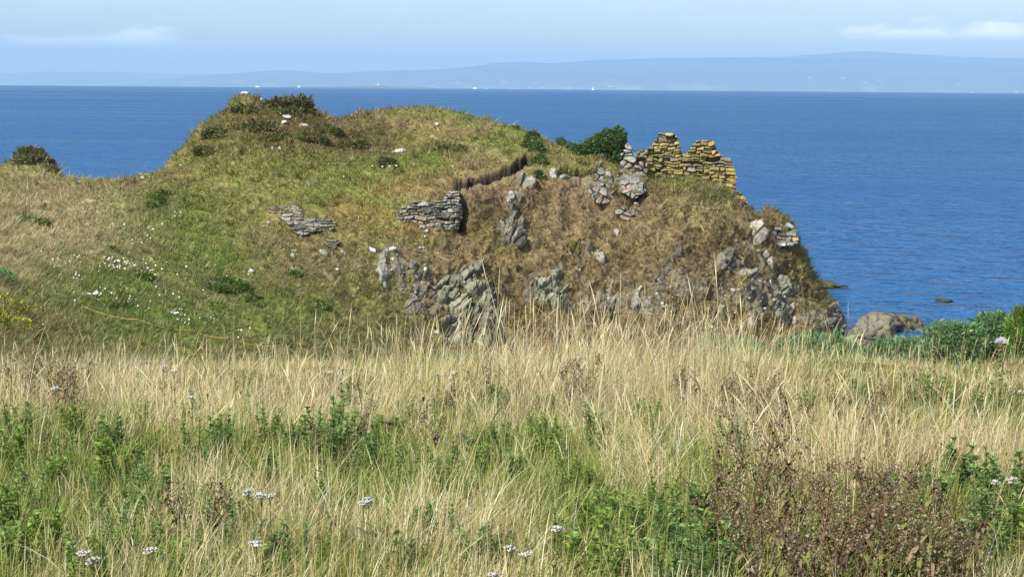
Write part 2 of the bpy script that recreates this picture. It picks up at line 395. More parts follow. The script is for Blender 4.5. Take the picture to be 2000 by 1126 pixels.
# ground cover colours
C_ = dict(tan=srgb(170, 154, 110), straw=srgb(186, 172, 130), brown=srgb(132, 112, 80), olive=srgb(128, 122, 70), green=srgb(102, 120, 50), dgreen=srgb(70, 84, 44), heath=srgb(92, 76, 48),
          grey=srgb(132, 123, 104), lgrey=srgb(165, 160, 148), soil=srgb(58, 49, 40), pink=srgb(152, 128, 104), red=srgb(140, 92, 48), rust=srgb(148, 116, 66), yel=srgb(150, 150, 30))
def paint(px, py, V):
    w = fbm(np.stack([px / 60, py / 34, px * 0], -1), 1, 4) ; w2 = fbm(np.stack([px / 22 + 9, py / 12, px * 0], -1), 1, 3)
    X = px + w * 60 + w2 * 14; Yp = py + w2 * 20 + w * 26
    col = np.broadcast_to(C_['olive'], px.shape + (3,)).copy()
    def put(name, m):
        nonlocal col
        m = np.clip(m, 0, 1)[..., None]; col = col * (1 - m) + C_[name] * m
    B = lambda L: blob(X, Yp, L)
    put('brown', sstep(X, 720, 900) * sstep(Yp, 330, 370) * 0.9)
    put('straw', B([(60, 445, 200, 90, .8), (0, 520, 140, 50, .6)]))
    put('tan', B([(60, 445, 200, 90, .5), (0, 520, 150, 60, .8), (230, 440, 100, 60, .7), (30, 400, 130, 40, .7)]))
    put('green', B([(200, 570, 170, 60, .85), (350, 430, 120, 70, .7), (410, 500, 130, 60, .85), (320, 630, 240, 60, .9), (560, 600, 130, 60, .75), (650, 370, 120, 50, .55), (600, 330, 120, 30, .5),
                    (720, 330, 110, 25, .6), (830, 310, 120, 16, .8), (960, 290, 70, 14, .7), (870, 225, 60, 14, .8), (450, 640, 150, 50, .6), (1000, 265, 60, 15, .6), (470, 330, 60, 40, .4)]))
    put('dgreen', B([(450, 270, 70, 45, .55), (560, 265, 90, 40, .5), (400, 300, 40, 30, .5), (310, 395, 35, 16, .7), (640, 290, 60, 20, .4), (430, 560, 60, 26, .7), (290, 540, 30, 14, .6), (220, 590, 70, 25, .4)]))
    put('heath', B([(500, 225, 50, 30, .8), (560, 232, 80, 34, .85), (640, 265, 70, 30, .85), (700, 280, 70, 22, .8), (590, 250, 130, 60, .6), (440, 250, 50, 40, .55), (800, 290, 70, 10, .5), (880, 290, 70, 14, .5)]))
    put('brown', B([(800, 240, 90, 22, .75), (740, 235, 60, 20, .6), (900, 255, 60, 18, .6), (660, 245, 40, 20, .7), (150, 375, 110, 14, .6), (250, 360, 60, 10, .7), (560, 480, 90, 50, .6), (640, 520, 130, 60, .6),
                    (640, 440, 60, 30, .6), (350, 350, 30, 16, .6), (480, 480, 50, 24, .4), (80, 640, 60, 30, .4), (930, 330, 70, 20, .7)]))
    put('rust', B([(690, 415, 60, 26, .6), (560, 425, 30, 12, .6), (760, 370, 50, 14, .5), (850, 370, 60, 14, .5), (800, 450, 60, 16, .6)]))
    put('pink', B([(960, 380, 60, 26, .6), (1120, 400, 80, 40, .45), (870, 480, 90, 26, .5), (1250, 420, 80, 30, .4), (1100, 470, 120, 40, .4), (800, 490, 50, 14, .6)]))
    put('tan', B([(1220, 470, 120, 40, .35), (1330, 420, 70, 26, .5), (1380, 440, 60, 24, .45), (1000, 500, 100, 40, .3), (1060, 440, 60, 40, .35), (960, 300, 60, 10, .5)]))
    put('olive', B([(1340, 362, 70, 14, .9), (1400, 390, 40, 24, .7), (1500, 420, 30, 16, .9), (1590, 560, 36, 90, .9), (1560, 500, 30, 50, .7), (1600, 600, 30, 40, .8), (950, 470, 30, 30, .6), (830, 470, 60, 12, .8),
                    (1350, 400, 80, 26, .4), (900, 640, 40, 20, .5), (1030, 610, 40, 14, .5)]))
    put('green', B([(1340, 355, 60, 8, .6), (1590, 520, 20, 16, .7), (1400, 380, 30, 14, .4)]) )
    # scattered tufts of other plants, everywhere, plus crevice shade painted on the cliff
    put('tan', sstep(fbm(np.stack([px / 14, py / 8, px * 0 + 4], -1), 1, 3), 0.12, 0.5) * 0.55)
    put('dgreen', sstep(fbm(np.stack([px / 17, py / 9, px * 0 + 14], -1), 1, 3), 0.22, 0.5) * 0.6 * (1 - 0.75 * sstep(X, 760, 900)))
    put('heath', sstep(fbm(np.stack([px / 20, py / 11, px * 0 + 24], -1), 1, 3), 0.18, 0.5) * 0.7)  # heather tufts on the hill; on the cliff dark patches painted as crevice shade
    put('green', sstep(fbm(np.stack([px / 26, py / 14, px * 0 + 34], -1), 1, 3), 0.2, 0.5) * 0.6 * (1 - 0.8 * sstep(X, 760, 900)))
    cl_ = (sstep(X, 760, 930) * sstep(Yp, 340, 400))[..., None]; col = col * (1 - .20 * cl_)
    put('heath', B([(560, 240, 140, 46, .55), (660, 272, 110, 26, .5), (470, 215, 40, 26, .5), (400, 285, 50, 30, .35)]) * (.6 + .8 * fbm(np.stack([px / 12, py / 7, px * 0 + 44], -1), 1, 3)))
    # bare stone and soil
    r = blob(px, py, ROCKY)
    rn = fbm(V * np.array([1, 1, .7]), 1.1, 4, .6)
    stone = sstep(r * 0.9 + rn * 0.9, 0.52, 0.80)
    put('grey', stone * 0.7)
    flecks = sstep(fbm(V + 7, 4.6, 3, .6) + 0.22 * r, 0.50, 0.60) * sstep(r, 0.15, 0.45)
    put('lgrey', flecks * 0.95)
    put('soil', sstep(fbm(V + 70, 1.7, 3) + 0.3 * r, 0.36, 0.55) * sstep(r, .1, .4) * 0.7)
    put('soil', ins_f(px) * np.exp(-((py - np.interp(px, scx, scy) - 3 - fbm(np.stack([px * .07, px * 0, px * 0 + 3], -1), 1, 4, .65) * 13) / 7.5) ** 4))
    m = (sstep(px, 1080, 1095) * (1 - sstep(px, 1170, 1190))) * np.exp(-((py - 340) / 6.0) ** 4) * .8
    put('soil', m)
    return col, stone
ins_f = lambda px: sstep(px, 880, 892) * (1 - sstep(px, 1030, 1045))
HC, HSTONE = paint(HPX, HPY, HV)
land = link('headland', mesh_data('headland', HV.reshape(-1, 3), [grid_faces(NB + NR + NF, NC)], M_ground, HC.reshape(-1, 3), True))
tag(land, 'grassy rocky headland above the sea', kind='structure')
def hpt(px, py, out=0.0):
    """point on the built headland surface seen at pixel px, py (+ metres outwards)"""
    j = int(np.clip(round((px + 640) / (1699 + 640) * (NC - 1)), 0, NC - 1))
    i = NB + int(np.argmin(np.abs(HPY[NB:NB + NR, j] - py)))
    return HV[i, j] + HN[i, j] * out, HN[i, j]

# ------------------------------------------------------------------ grass blades (one builder for every sward)
def blades(base, length, width, lean, az, col, segs=3, nrm=None, tipcol=None, headed=None, cam_face=0.5):
    """base (n,3); strips that bend over by 'lean' towards azimuth az"""
    n = len(base); K = segs
    a = rng.uniform(0, 2 * math.pi, n)
    # blade's flat side: partly random
    sx = np.stack([np.cos(a), np.sin(a), np.zeros(n)], -1)
    sx[:, 0] += np.where(sx[:, 0] > 0, cam_face, -cam_face); sx /= np.linalg.norm(sx, axis=1)[:, None]
    V = np.zeros((n, 2 * K + 1, 3)); s_ = np.linspace(0, 1, K + 1)
    dirh = np.stack([np.sin(az), np.cos(az), np.zeros(n)], -1)
    pos = base.copy(); 
    upv = np.tile(np.array([0, 0, 1.0]), (n, 1)) if nrm is None else nrm
    pts = [pos]
    for k in range(K):
        th = lean * (0.35 + 1.3 * (k + 1) / K)
        step = (np.cos(th)[:, None] * upv + np.sin(th)[:, None] * dirh) * (length / K)[:, None]
        pos = pos + step; pts.append(pos)
    for k in range(K):
        w = width * (1 - 0.55 * k / K)
        if headed is not None and k == K - 1: w = np.where(headed, width * 2.6, w)
        V[:, 2 * k] = pts[k] - sx * w[:, None] / 2; V[:, 2 * k + 1] = pts[k] + sx * w[:, None] / 2
    V[:, 2 * K] = pts[K]
    o = np.arange(n)[:, None] * (2 * K + 1)
    quads = np.concatenate([o + np.array([2 * k, 2 * k + 1, 2 * k + 3, 2 * k + 2]) for k in range(K - 1)]) if K > 1 else np.zeros((0, 4), int)
    tris = o + np.array([2 * K - 2, 2 * K - 1, 2 * K])
    C = np.repeat(col[:, None, :], 2 * K + 1, 1)
    if tipcol is not None:
        for k in range(K + 1):
            f = (k / K) ** 1.5
            for q in ((2 * k, 2 * k + 1) if k < K else (2 * K,)): C[:, q] = C[:, q] * (1 - f) + tipcol * f
    return V.reshape(-1, 3), quads, tris, C.reshape(-1, 3)
def join(parts):
    vs, q, t_, c, o = [], [], [], [], 0
    for (v, a, b, cc) in parts:
        vs.append(v); q.append(a + o); t_.append(b + o); c.append(cc); o += len(v)
    return np.concatenate(vs), [np.concatenate(q), np.concatenate(t_)], np.concatenate(c)

def headland_grass():
    # cells weighted by area so that tufts stand equally thick
    a = np.linalg.norm(np.cross(HV[1:, :-1] - HV[:-1, :-1], HV[:-1, 1:] - HV[:-1, :-1]), axis=-1)
    y = HV[:-1, :-1, 1]
    wgt = a * np.clip((76.0 / y) ** 2.4, 0.4, 4.0) * (1 - 0.93 * HSTONE[:-1, :-1])
    wgt *= np.where(HPX[:-1, :-1] < -250, 0.15, 1.0) * np.where(HV[:-1, :-1, 2] < 0.6, 0, 1)
    wgt[:NB] *= 0.35
    wgt *= 0.25 + 0.75 * sstep(fbm(HV[:-1, :-1] + 33, 0.7, 4, .6), -.35, .12)
    wgt *= 1 - 0.9 * ins_f(HPX[:-1, :-1]) * np.exp(-((HPY[:-1, :-1] - np.interp(HPX[:-1, :-1], scx, scy) - 9) / 13.0) ** 4)
    cdf = np.cumsum(wgt.ravel()); n = 400000
    k = np.searchsorted(cdf, rng.uniform(0, cdf[-1], n)); i, j = np.unravel_index(k, wgt.shape)
    u, w = rng.uniform(size=(2, n, 1))
    base = HV[i, j] + u * (HV[i, j + 1] - HV[i, j]) + w * (HV[i + 1, j] - HV[i, j]) - HN[i, j] * 0.02
    px = HPX[i, j]; py = HPY[i, j]; clump = fbm(base, 1.1, 3)
    col = HC[i, j] * (1 + .5 * clump[:, None]) * rng.lognormal(0, 0.26, (n, 1)) * rng.lognormal(0, 0.06, (n, 3))
    dry = rng.uniform(size=n) < 0.12
    col[dry] = C_['straw'] * rng.lognormal(0, 0.2, (dry.sum(), 1))
    L = rng.lognormal(math.log(0.19), 0.38, n) * (1 + 1.1 * clump); L *= np.where((px > 900) & (py > 350), 1.15, 1.0)
    L *= 1 - .65 * ins_f(px) * np.exp(-((py - np.interp(px, scx, scy)) / 22.0) ** 4)
    L *= 1 + 0.5 * sstep(-px, -420, 0) * sstep(py, 360, 420)
    ds = np.clip(base[:, 1] / 88.0, .45, 1.05); L *= ds; wd_ = rng.uniform(0.022, 0.045, n) * ds
    nr = HN[i, j]; up_ = nr * 0.55 + np.array([0, 0, 0.45]); up_ /= np.linalg.norm(up_, axis=1)[:, None]
    azd = np.arctan2(nr[:, 0], nr[:, 1]) + rng.normal(0, 0.9, n)
    lean = np.abs(rng.normal(0.75, 0.35, n))
    m = 1700; kt = np.searchsorted(cdf, rng.uniform(0, cdf[-1], m)); it, jt = np.unravel_index(kt, wgt.shape); rp_ = 26
    tb = np.repeat(HV[it, jt], rp_, 0) + rng.normal(0, .07, (m * rp_, 3)) * np.array([1, 1, .3]); tn = np.repeat(HN[it, jt], rp_, 0) * .35 + np.array([0, 0, .65]); tn /= np.linalg.norm(tn, axis=1)[:, None]
    tone = np.repeat(HC[it, jt] * rng.lognormal(.08, .32, (m, 1)), rp_, 0) * rng.lognormal(0, .15, (m * rp_, 1)); st_ = np.repeat(rng.uniform(size=m) < .35, rp_); tone[st_] = tone[st_] * .35 + C_['straw'] * .65
    dsz = np.clip(tb[:, 1] / 88, .45, 1.05); TL = np.repeat(rng.uniform(.22, .5, m), rp_) * rng.uniform(.6, 1.1, m * rp_) * dsz
    tus = blades(tb, TL, rng.uniform(.018, .034, m * rp_) * dsz, np.abs(rng.normal(.45, .35, m * rp_)), rng.uniform(0, 6.28, m * rp_), tone, 2, tn)
    v, f, c = join([blades(base, L, wd_, lean, azd, col, 2, up_), tus])
    o = link('grass', mesh_data('grass', v, f, M_grass, c)); tag(o, 'dry brown and green grass covering the headland', kind='stuff')
headland_grass()

# ------------------------------------------------------------------ near field (the bank the photographer stands on)
def gz(x, Y):
    x = np.asarray(x, float); Y = np.asarray(Y, float)
    n = fbm(np.stack([x, Y, x * 0], -1), 0.45, 3) * 0.10 + fbm(np.stack([x, Y, x * 0 + 9], -1), 1.7, 2) * 0.035
    z = 13 - 1.60 - 0.045 * (Y - 6) + n
    edge = 12.6 + 0.9 * sstep(x, 0.2, 3.5) + fbm(np.stack([x * .35, x * 0, x * 0 + 2], -1), 1, 2) * 0.8
    d = np.maximum(0, Y - edge)
    z = z - np.where(d < 2, 0.15 * d * d, 0.6 + 0.6 * (d - 2))
    floor = 2.6 - 4.6 * sstep(x, -9, 3) + n * 3
    return np.maximum(z, floor)
def near_hit(px, py):
    """where the ray through a pixel meets the near field"""
    d = ray(px, py); Ys = np.linspace(4, 15, 240)
    p = EYE + d * Ys[:, None]
    below = p[:, 2] < gz(p[:, 0], Ys)
    k = int(np.argmax(below)) if below.any() else len(Ys) - 1
    x, y = p[k, 0], Ys[k]
    return np.array([x, y, float(gz(x, y))])
def field_paint(px, py, x, y):
    w = fbm(np.stack([x * .9, y * .9, x * 0 + 30], -1), 1, 3)
    X = px + w * 120; Yp = py + w * 50
    g = blob(X, Yp, [(160, 880, 170, 60, .7), (450, 900, 260, 50, .75), (700, 930, 120, 60, .8), (130, 1040, 190, 90, .75), (700, 1000, 80, 50, .6), (1100, 960, 160, 90, .75), (1000, 880, 120, 40, .5),
                     (1280, 1060, 200, 90, .8), (1900, 1060, 150, 90, .8), (1820, 830, 160, 30, .5), (1380, 900, 80, 50, .5), (300, 980, 90, 60, .6), (880, 960, 70, 40, .5), (1700, 1120, 300, 60, .5), (860, 830, 90, 40, .45)])
    b = blob(X, Yp, [(1640, 1030, 230, 90, .9), (1800, 1080, 160, 70, .8), (1440, 1040, 70, 70, .6), (1500, 860, 60, 60, .3), (100, 790, 90, 30, .5), (950, 800, 120, 30, .35), (1700, 840, 90, 30, .5)])
    s = blob(X, Yp, [(150, 775, 260, 52, 1), (480, 790, 260, 58, 1), (800, 780, 160, 50, .7), (1150, 790, 220, 80, .9), (1400, 820, 190, 90, 1), (1700, 900, 260, 60, 1), (1880, 920, 130, 50, .9), (1250, 950, 80, 50, .7), (480, 1010, 200, 70, .5), (900, 1060, 180, 70, .6)])
    return g, b, s
def near_field():
    xs = np.linspace(-16, 16, 330); ys = np.concatenate([np.linspace(-6, 5, 40), np.linspace(5.04, 17, 260), np.linspace(17.2, 64, 150)])
    X, Yy = np.meshgrid(xs, ys); 
    X = X * (1 + np.clip(Yy - 14, 0, 99) * 0.055)
    Z = gz(X, Yy)
    v = np.stack([X, Yy, Z], -1)
    px, py = proj(v.reshape(-1, 3)); px = px.reshape(X.shape); py = py.reshape(X.shape)
    g, b, s = field_paint(px, py, X, Yy)
    col = np.broadcast_to(srgb(112, 98, 56), X.shape + (3,)).copy()
    far = Yy > 16
    g = np.where(far, 0.6, g)
    col = col * (1 - g[..., None]) + srgb(72, 82, 36) * g[..., None]
    col = col * (1 - b[..., None]) + srgb(84, 66, 46) * b[..., None]
    col *= (1 + .5 * fbm(v, 3.0, 3)[..., None])
    o = link('ground', mesh_data('ground', v.reshape(-1, 3), [grid_faces(len(ys), len(xs), False)], M_ground, col.reshape(-1, 3), True))
    tag(o, 'rough grassy bank above the shore', kind='structure')
near_field()

def near_grass():
    # candidate roots, evenly thick in the picture (denser close by)
    def roots(n, y0=4.6, y1=17.5, pw=1.0):
        y = y0 * (y1 / y0) ** (rng.uniform(size=n) ** pw)
        x = (rng.uniform(-1, 1, n)) * (0.285 * y + 2.3)
        return x, y
    parts = []
    def lay(n, Lm, Ls, w0, w1, lean0, pick, straw_bias, segs, head=False, y1=17.5, pw=1.0):
        x, y = roots(n, y1=y1, pw=pw); z = gz(x, y); p = np.stack([x, y, z], -1)
        px, py = proj(p); g, b, s = field_paint(px, py, x, y)
        keep = rng.uniform(size=n) < pick(g, b, s, px, py, y)
        p, px, py, g, b, s, x, y = [q[keep] for q in (p, px, py, g, b, s, x, y)]; n = len(p)
        if n == 0: return
        cl = fbm(p + 5, 1.3, 3)
        tot = np.clip(straw_bias + 0.50 * s - 0.70 * g - 0.15 * b + 1.0 * cl + 0.9 * fbm(p + 60, 3.2, 2), 0.03, 0.97)
        dry = rng.uniform(size=n) < tot
        pal_d = np.array([srgb(226, 210, 166), srgb(212, 194, 146), srgb(196, 174, 124), srgb(176, 150, 104), srgb(234, 222, 186), srgb(206, 192, 138)])
        pal_g = np.array([srgb(146, 156, 76), srgb(122, 140, 62), srgb(164, 166, 92), srgb(106, 124, 56), srgb(178, 178, 110)])
        pal_b = np.array([srgb(118, 92, 66), srgb(96, 74, 54), srgb(140, 112, 80)])
        col = np.where(dry[:, None], pal_d[rng.integers(0, len(pal_d), n)], pal_g[rng.integers(0, len(pal_g), n)])
        isb = rng.uniform(size=n) < b * 0.55
        col[isb] = pal_b[rng.integers(0, len(pal_b), isb.sum())]
        col = col * rng.lognormal(0, 0.14, (n, 1))
        hf = np.interp(px, [0, 640, 760, 1000, 1430, 1560, 1700, 2000], [.55, .55, .95, 1.0, .95, .7, .5, .42])
        hf = 1 + (hf - 1) * sstep(y, 9.6, 11.0)
        L = rng.lognormal(math.log(Lm), Ls, n) * (1 + 0.8 * cl) * hf; L = np.minimum(L, 1.7 * Lm * hf)
        wind = fbm(p * np.array([1, 1, 0]) + 40, 0.55, 2) * 5.5 + 1.3
        az_ = wind + rng.normal(0, 1.35, n)
        lean = np.abs(rng.normal(lean0, lean0 * 0.75, n)); lean = np.where(rng.uniform(size=n) < .12, lean + .7, lean)
        hd = (rng.uniform(size=n) < 0.6) if head else None
        parts.append(blades(p - np.array([0, 0, .01]), L, rng.uniform(w0, w1, n), lean, az_, col, segs, None, None, hd))
    lay(250000, 0.115, .45, .0025, .0055, .55, lambda g, b, s, px, py, y: 1 - 0.25 * b, 0.40, 3)
    lay(185000, 0.18, .45, .0018, .004, .42, lambda g, b, s, px, py, y: np.clip(.25 + .75 * s - .35 * g - .25 * b, 0.08, 1), 0.62, 4)
    lay(31000, 0.30, .32, .0014, .003, .32, lambda g, b, s, px, py, y: np.clip(.07 + .8 * s - .3 * g, 0.03, 1) * (y > 8.5), 0.9, 5, True)
    # tall stalks standing on the brow
    lay(19000, 0.42, .25, .0014, .0027, .24, lambda g, b, s, px, py, y: (sstep(y, 10.2, 11.6) * (1 - sstep(y, 14.5, 16))) * (0.15 + 0.8 * np.exp(-((px - 1150) / 270) ** 2) + 0.45 * np.exp(-((px - 1500) / 170) ** 2) + .3 * np.exp(-((px - 780) / 60) ** 2)), 1.2, 6, True, pw=0.45)
    lay(1150, 0.56, .22, .0016, .0028, .22, lambda g, b, s, px, py, y: sstep(y, 9.5, 11.5) * 1.0 * (1 - sstep(y, 14, 15)), 1.2, 6, True, pw=0.5)
    # flopped straw lying in mats
    lay(54000, 0.38, .35, .0018, .004, 1.15, lambda g, b, s, px, py, y: np.clip(s * 1.1 - .35, 0.0, 1), 1.1, 5)
    v, f, c = join_any(parts)
    o = link('grass', mesh_data('grass_near', v, f, M_grass, c)); tag(o, 'tall dry straw and green grass on the near bank', kind='stuff')
def join_any(parts):
    vs, q, t_, c, o = [], [], [], [], 0
    for (v, a, b, cc) in parts:
        vs.append(v); q.append(a + o); t_.append(b + o); c.append(cc); o += len(v)
    return np.concatenate(vs), [np.concatenate(q), np.concatenate(t_)], np.concatenate(c)
near_grass()

# ------------------------------------------------------------------ stones
def ico(level):
    import bmesh
    bm = bmesh.new(); bmesh.ops.create_icosphere(bm, subdivisions=level, radius=1.0)
    v = np.array([x.co[:] for x in bm.verts]); f = np.array([[x.index for x in p.verts] for p in bm.faces]); bm.free()
    return v, f
ICO = {k: ico(k) for k in (2, 3, 4, 5)}
def rockshape(level, size, seed, box=0.6, cuts=9, rough=0.08, rot=None, rscale=2.2, dr=(.42, .82)):
    r = np.random.default_rng(seed); v, f = ICO[level]; v = v.copy()
    m = np.max(np.abs(v), axis=1, keepdims=True); v = v * (1 - box) + (v / m) * box * 0.85
    for _ in range(cuts):
        n = r.normal(size=3); n /= np.linalg.norm(n); d = r.uniform(*dr)
        h = v @ n; v = v - n * np.maximum(0, h - d)[:, None] * 0.95
    u = v / np.linalg.norm(v, axis=1)[:, None]
    if level >= 4:
        ck = perlin(u * 1.9 + seed * 1.31); v = v - u * (0.20 * np.exp(-(ck / .07) ** 2))[:, None]
        st = fbm(u * np.array([1.0, 1.0, 1.8]) + seed, 1.1, 3, .5, True); v = v + u * (rough * 1.1 * (st - .5))[:, None]
    v = v * (1 + rough * fbm(u + seed * 3.7, rscale, 3 if level >= 4 else 4, .45)[:, None] * (1.0 if level >= 4 else 2.0))
    v = v * np.asarray(size)
    if rot is not None:
        v = v @ np.array(Matrix.Rotation(rot[2], 3, 'Z') @ Matrix.Rotation(rot[1], 3, 'Y') @ Matrix.Rotation(rot[0], 3, 'X')).T
    return v, f
def inpoly(x, y, poly):
    c = False; n = len(poly); j = n - 1
    for i in range(n):
        (xi, yi), (xj, yj) = poly[i], poly[j]
        if (yi > y) != (yj > y) and x < (xj - xi) * (y - yi) / (yj - yi) + xi: c = not c
        j = i
    return c
def pxm(Y): return F / Y           # photograph pixels per metre at distance Y
def hptv(px, py):
    j = np.clip(np.round((px + 640) / 2339 * (NC - 1)), 0, NC - 1).astype(int); sk_ = np.interp(px, SKY[:, 0], SKY[:, 1])
    i = NB + np.clip(np.round((py - sk_) / (np.maximum(770, sk_ + 20) - sk_) * (NR - 1)), 0, NR - 1).astype(int)
    return HV[i, j, 1]
def masonry(name, label, cat, poly, Yf, ch, bw, depth, pal, seed, mat, rubble=False, proud=.05, joint=.10, step=1.0):
    """old stonework as one solid mass: irregular stones in rough courses (or random rubble), open joints, ragged outline"""
    r = np.random.default_rng(seed); xs = [p[0] for p in poly]; ys = [p[1] for p in poly]; k0 = F / 94.0
    gx = np.arange(min(xs) - 4, max(xs) + 4, step); gy = np.arange(min(ys) - 4, max(ys) + 4, step); X, Y_ = np.meshgrid(gx, gy)
    q = np.stack([X / 24, Y_ / 24, X * 0 + seed], -1); q2 = np.stack([X / 5, Y_ / 5, X * 0 + seed], -1)
    Xw = X + 5 * fbm(q, 1, 2) + 1.0 * fbm(q2, 1, 2); Yw = Y_ + 6 * fbm(q + 5, 1, 2) + 1.2 * fbm(q2 + 7, 1, 2)
    cx, cy_ = [], []; cell = np.zeros(X.shape, int); dist = np.full(X.shape, 9.0)
    if rubble:
        m = int((max(xs) - min(xs)) * (max(ys) - min(ys)) / (np.mean(bw) * np.mean(ch) * k0 * k0)); px_ = r.uniform(min(xs) - 5, max(xs) + 5, m); py_ = r.uniform(min(ys) - 5, max(ys) + 5, m)
        D = np.stack([np.sqrt(((Xw - a) * .8) ** 2 + ((Yw - b) * 1.25) ** 2) for a, b in zip(px_, py_)]); cell = D.argmin(0); Ds = np.sort(D, 0)[:2]; dist = (Ds[1] - Ds[0]) * .6; cx, cy_ = px_, py_
    else:
        y = max(ys) + 6
        while y > min(ys) - 8:
            h = r.uniform(*ch) * k0; x = min(xs) - 8 - r.uniform(0, 20); row = (Yw <= y) & (Yw > y - h)
            while x < max(xs) + 8:
                w = r.uniform(*bw) * k0 * (1.5 if r.uniform() < .15 else 1); inb = row & (Xw >= x) & (Xw < x + w); split = r.uniform() < .3 and h > 5; ym = y - h * r.uniform(.4, .6)
                for (ya, yb) in (((y, ym), (ym, y - h)) if split else ((y, y - h),)):
                    mm = inb & (Yw <= ya) & (Yw > yb); cell[mm] = len(cx); cx.append(x + w / 2); cy_.append((ya + yb) / 2)
                    dist[mm] = np.minimum(np.minimum(Xw - x, x + w - Xw), np.minimum(ya - Yw, Yw - yb) * 1.1)[mm]
                x += w
            y -= h
    n = len(cx); inside = np.array([inpoly(a, b, poly) for a, b in zip(cx, cy_)])
    off = r.normal(0, proud, n) - np.where(r.uniform(size=n) < .08, .16, 0); tx, ty = r.normal(0, .008, n), r.normal(.004, .008, n); CX, CY = np.array(cx), np.array(cy_)
    hgt = off[cell] + tx[cell] * (X - CX[cell]) + ty[cell] * (Y_ - CY[cell]) - joint * 1.6 * np.exp(-(dist / .9) ** 2) - joint * .5 * np.exp(-(dist / 2.4) ** 2) + .035 * fbm(np.stack([X / 7, Y_ / 7, X * 0], -1), 1, 3)
    Yd = Yf(X, Y_); Yd = Yd + X * 0 if not isinstance(Yd, float) else X * 0 + Yd
    Fv = P(X, Y_, Yd - hgt); Bv = P(X, Y_, Yd + depth + .06 * fbm(q2 + 3, 1, 2)); org = Fv[X.shape[0] // 2, X.shape[1] // 2].copy()
    def inp(x, y):
        c_ = np.zeros(x.shape, bool); j_ = len(poly) - 1
        for i_ in range(len(poly)):
            (xi, yi), (xj, yj) = poly[i_], poly[j_]
            if yi != yj: c_ ^= ((yi > y) != (yj > y)) & (x < (xj - xi) * (y - yi) / (yj - yi) + xi)
            j_ = i_
        return c_
    wv = 4.5 * fbm(np.stack([X / 9, Y_ / 9, X * 0 + seed * 3], -1), 1, 3, .6)
    fq = grid_faces(*X.shape); ok = (inp(X + wv, Y_ + wv * .7) & (inside[cell] | inp(X + 3.0 * np.sign(np.mean(xs) - X), Y_ - 0) & (dist > 1.5) | (rubble == False) & inp(X, Y_ - 3))).ravel(); fk = ok[fq].sum(1) >= 3; f1 = fq[fk]; N = X.size
    ed = np.concatenate([f1[:, [a, (a + 1) % 4]] for a in range(4)]); key = {(a, b) for a, b in ed.tolist()}; rim = np.array([(a, b) for a, b in key if (b, a) not in key])
    side = np.stack([rim[:, 1], rim[:, 0], rim[:, 0] + N, rim[:, 1] + N], 1); faces = np.concatenate([f1, f1[:, ::-1] + N, side])
    pc = np.array([pal(r, a, b) * r.lognormal(0, .16) for a, b in zip(cx, cy_)]); col = pc[cell] * (1 + .3 * fbm(q2 + 11, 1, 3)[..., None]); mort = np.exp(-(dist / 1.1) ** 2)[..., None]; col = col * (1 - .5 * mort) + srgb(92, 84, 68) * .5 * mort
    V = np.concatenate([Fv.reshape(-1, 3), Bv.reshape(-1, 3)]); C = np.concatenate([col.reshape(-1, 3)] * 2); used = np.unique(faces); rm = -np.ones(2 * N, int); rm[used] = np.arange(len(used))
    return tag(link(name, mesh_data(name, V[used] - org, [rm[faces]], mat, C[used]), None, org), label, cat)
def pal_grey(r, x, y):
    return [srgb(142, 138, 124), srgb(158, 154, 142), srgb(120, 116, 104), srgb(176, 172, 160), srgb(150, 132, 104), srgb(134, 138, 122)][r.choice(6, p=[.26, .22, .2, .12, .1, .1])]
def pal_pale(r, x, y):
    return [srgb(150, 147, 132), srgb(168, 164, 148), srgb(128, 124, 108), srgb(156, 132, 112), srgb(138, 140, 122)][r.choice(5, p=[.3, .22, .2, .14, .14])]
def pal_yel(r, x, y):
    g = fbm(np.array([x / 30, y / 14, 5.0]), 1, 2)
    if r.uniform() < 0.14 + 0.5 * g + 0.3 * sstep(y, 360, 400) or abs(x - 1412) + abs(y - 320) < 22 and r.uniform() < .7:
        return [srgb(138, 120, 100), srgb(150, 142, 124), srgb(118, 104, 84)][r.integers(3)]
    return [srgb(184, 164, 96), srgb(168, 152, 98), srgb(192, 168, 86), srgb(154, 142, 98)][r.integers(4)]
def yell(t, v, c):
    n = t.ramp(t.noise(v, 9.0, 6, 0.75), 0.46, 0.60)
    return t.mix(t.math('MULTIPLY', n, 0.7), c, tuple(srgb(128, 118, 92)))
M_yel = mat_tone('lichen_stone', 0.92, 9.0, 0.3, bump=(22.0, 0.03), spec=0.15, extra=yell)
yw = [(1243, 292), (1268, 288), (1281, 270), (1286, 260), (1320, 260), (1328, 280), (1331, 298), (1341, 300), (1350, 284), (1362, 273), (1394, 274), (1403, 296), (1414, 305), (1431, 311), (1434, 330), (1439, 336),
      (1437, 370), (1451, 378), (1461, 396), (1467, 418), (1450, 430), (1400, 420), (1330, 405), (1243, 395)]
masonry('ruined_wall', 'ruined rubble wall with two jagged peaks crusted in yellow lichen', 'ruin', yw, lambda X, Y: 98.0 - 1.4 * sstep(X, 1420, 1470), (.12, .23), (.18, .55), 1.0, pal_yel, 11, M_yel, proud=.07, joint=.075)
masonry('ruined_wall', 'tapering broken wall end of pale grey stones beside the dark green bush', 'ruin',
        [(1224, 276), (1236, 288), (1244, 303), (1264, 298), (1264, 350), (1260, 374), (1240, 390), (1212, 374), (1201, 352), (1210, 330), (1212, 305)], lambda X, Y: np.minimum(95.3, np.where(Y > np.interp(X, SKY[:, 0], SKY[:, 1]) + 2, hptv(X, Y), 99) - 1.0), (.15, .24), (.2, .34), 1.6, pal_pale, 12, M_stone, True, .10, .08)
